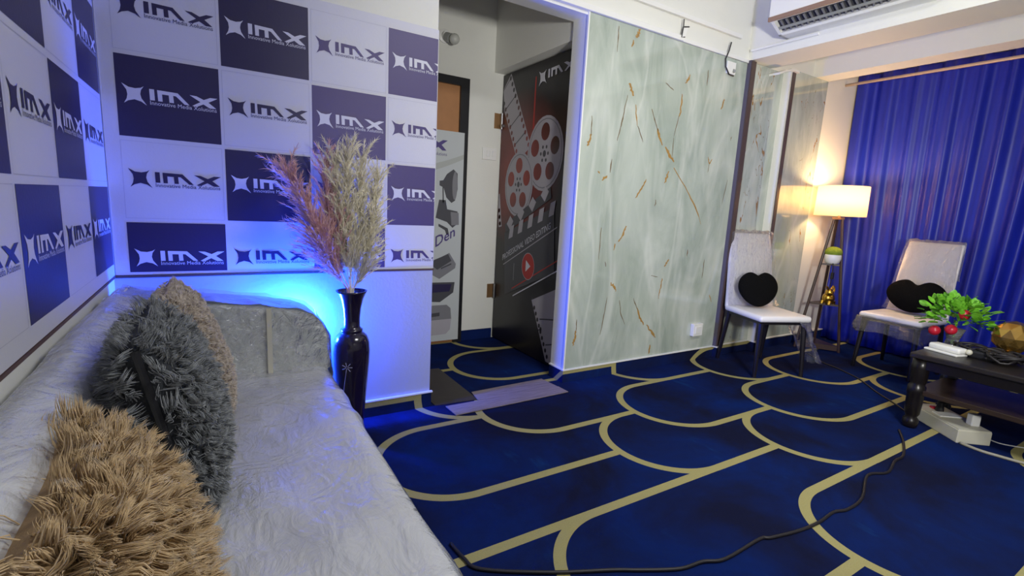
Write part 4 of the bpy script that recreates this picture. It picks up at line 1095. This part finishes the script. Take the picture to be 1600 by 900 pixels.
for k in range(230):
    a = r.uniform(0, 6.28); el = r.uniform(-.25, 1.3); rr = r.uniform(.45, 1.0)
    p = Vector((math.cos(a) * math.cos(el) * .14, math.sin(a) * math.cos(el) * .18, math.sin(el) * .135)) * rr + Vector((0, 0, .165))
    d = (p - Vector((0, 0, .14))).normalized() + Vector((r.normal(), r.normal(), r.normal() * .6)) * .35
    o = bpy.data.objects.new('leaf', LM_); COL.objects.link(o); o.parent = fp
    o.matrix_basis = Matrix.Translation(p) @ d.to_track_quat('X', 'Z').to_matrix().to_4x4() @ Matrix.Rotation(r.normal() * .6, 4, 'X') @ Matrix.Scale(r.uniform(.45, .75), 4)
for (px_, dep) in (((1460, 516), 3.70), ((1486, 515), 3.68), ((1507, 492), 3.74)):
    c = on_x(px_, dep) - Vector((px0, py0, TZ)); B().sphere(c, .030, 16, 10).obj('berry', 'red', fp, smooth=True)
# white device, black cable heap, gold ball, power box
wd = thing('white_device', 'white folded device lying at the table corner under the plant', 'device', (3.56, .985, TZ))
wd.rotation_euler = (0, 0, R_(-15))
B().box((-.045, -.085, 0), (.045, .085, .012)).obj('cradle', 'white_pl', wd, bevel=.004)
o = B().box((-.03, -.085, .012), (.045, .075, .045)).obj('body', 'white_pl', wd, bevel=.012, seg=3); smooth_angle(o)
B().sphere((.03, -.095, .03), .016, 12, 8).obj('knob', 'cream_pl', wd, smooth=True)
hp = thing('cable_heap', 'tangled heap of black cables and gear on the table beside the gold ball', 'cables', (3.62, .79, TZ))
r = np.random.RandomState(8)
for k in range(12):
    pts = []; c = Vector((r.uniform(-.06, .08), r.uniform(-.12, .12), 0)); rad = r.uniform(.03, .07)
    for i in range(16):
        a = i * .55; pts.append(c + Vector((math.cos(a) * rad, math.sin(a) * rad * 1.3, .008 + .045 * abs(math.sin(i * .4 + k)))))
    B().tube(pts, .0065, 6).obj('cable_loop', 'cable', hp, smooth=True)
o = B().box((-.05, -.02, 0), (.09, .10, .045)).obj('black_case', 'black', hp, bevel=.012, seg=2)
gb = thing('gold_ball', 'faceted amber glass ball on a small stand at the right edge of the table', 'ornament', (3.79, .775, TZ))
B().lathe([(.05, 0), (.055, .008), (.02, .016), (.016, .03), (.035, .04)], n=20).obj('stand', 'gold', gb)
bm = bmesh.new(); bmesh.ops.create_icosphere(bm, subdivisions=2, radius=.092); me = bpy.data.meshes.new('ball'); bm.to_mesh(me); bm.free()
o = put('ball', me, 'gold', gb); o.location = (0, 0, .125)
# extension box on the floor
ex = thing('extension_box', 'cream wooden extension socket box on the floor beside the table leg', 'power strip', (3.60, .92, 0), R_(-38))
bx0 = B().box((-.085, -.19, 0), (.085, .19, .075)).obj('box', 'cream_pl', ex, bevel=.004)
B().box((-.082, -.187, .075), (.082, .187, .080)).obj('lid', 'cream_pl', ex)
B().box((-.02, .10, .080), (.02, .13, .092)).obj('switch', 'red', ex, bevel=.003)
B().tube([(.0, .075, .08), (.0, .075, .135)], [.022, .016], 10).obj('plug', 'black', ex)
B().box((-.06, -.02, .080), (.06, .05, .086)).obj('socket_plate', 'white_pl', ex, bevel=.002)
B().box((.02, -.13, .080), (.065, -.09, .145)).obj('charger', 'white_pl', ex, bevel=.005)
# ------------------------------------------------------------------ cords on the floor
def cord(name, px_, r_, m, label, z=None):
    pts = [on_z(p) for p in px_]; P = []
    for i in range(len(pts) - 1):
        p0, p1_, p2, p3 = pts[max(i - 1, 0)], pts[i], pts[i + 1], pts[min(i + 2, len(pts) - 1)]
        for k in range(5):
            t = k / 5
            P.append(.5 * ((2 * p1_) + (p2 - p0) * t + (2 * p0 - 5 * p1_ + 4 * p2 - p3) * t * t + (3 * p1_ - p0 - 3 * p2 + p3) * t ** 3))
    P.append(pts[-1]); P = [Vector((p.x, p.y, r_)) for p in P]
    o = B().tube(P, r_, 8).obj(name, m, smooth=True); return tag(o, label, 'cord')
z5 = lambda x, y: (1000 + x / 2.25, 500 + y / 2.25)
cord('power_cord', [(704, 852), (725, 875), (752, 892), (860, 897), (960, 893)] + [z5(*p) for p in ((0, 885), (140, 880), (220, 855), (300, 845), (420, 775), (460, 770), (560, 745), (630, 715), (680, 680), (730, 670), (780, 630), (800, 550), (870, 540), (895, 500), (925, 480), (925, 430), (910, 390))], .006, 'cable', 'long black power cord snaking across the carpet to the table')
cord('power_cord', [z5(*p) for p in ((940, 330), (900, 300), (830, 255), (770, 210), (700, 175), (640, 150), (590, 120))], .005, 'cable', 'dark cord crossing the carpet between the two white chairs')
cord('charger_cord', [(1517, 668), (1535, 682), (1560, 693), (1590, 699), (1630, 705)], .003, 'cable_w', 'thin pale charger cord trailing right from the extension box')
cord('supply_cable', [(1500, 694), (1530, 706), (1560, 715), (1600, 726), (1650, 735)], .008, mat('cream_cable', (.33, .31, .24), .5), 'thick cream supply cable leaving the extension box to the right')
# ------------------------------------------------------------------ planks in the doorway
def plank(name, pts, z0, z1, m, label):
    o = B().prism(pts, 'z', z0, z1).obj(name, m); return tag(o, label, 'floor plank', 'loose vinyl planks in the doorway')
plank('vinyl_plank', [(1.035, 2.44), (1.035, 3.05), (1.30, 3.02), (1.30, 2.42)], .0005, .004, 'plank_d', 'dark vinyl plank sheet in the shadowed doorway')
plank('vinyl_plank', [(1.29, 2.40), (1.87, 2.37), (1.85, 2.55), (1.31, 2.53)], .0045, .008, 'plank', 'grey wood-look vinyl plank laid across the doorway, the farther one')
plank('vinyl_plank', [(1.085, 2.265), (1.875, 2.285), (1.87, 2.385), (1.08, 2.395)], .0045, .009, 'plank', 'grey wood-look vinyl plank laid across the doorway, the nearer one')
# remaining helper properties
for o in bpy.data.objects:
    if '_world' in o: del o['_world']
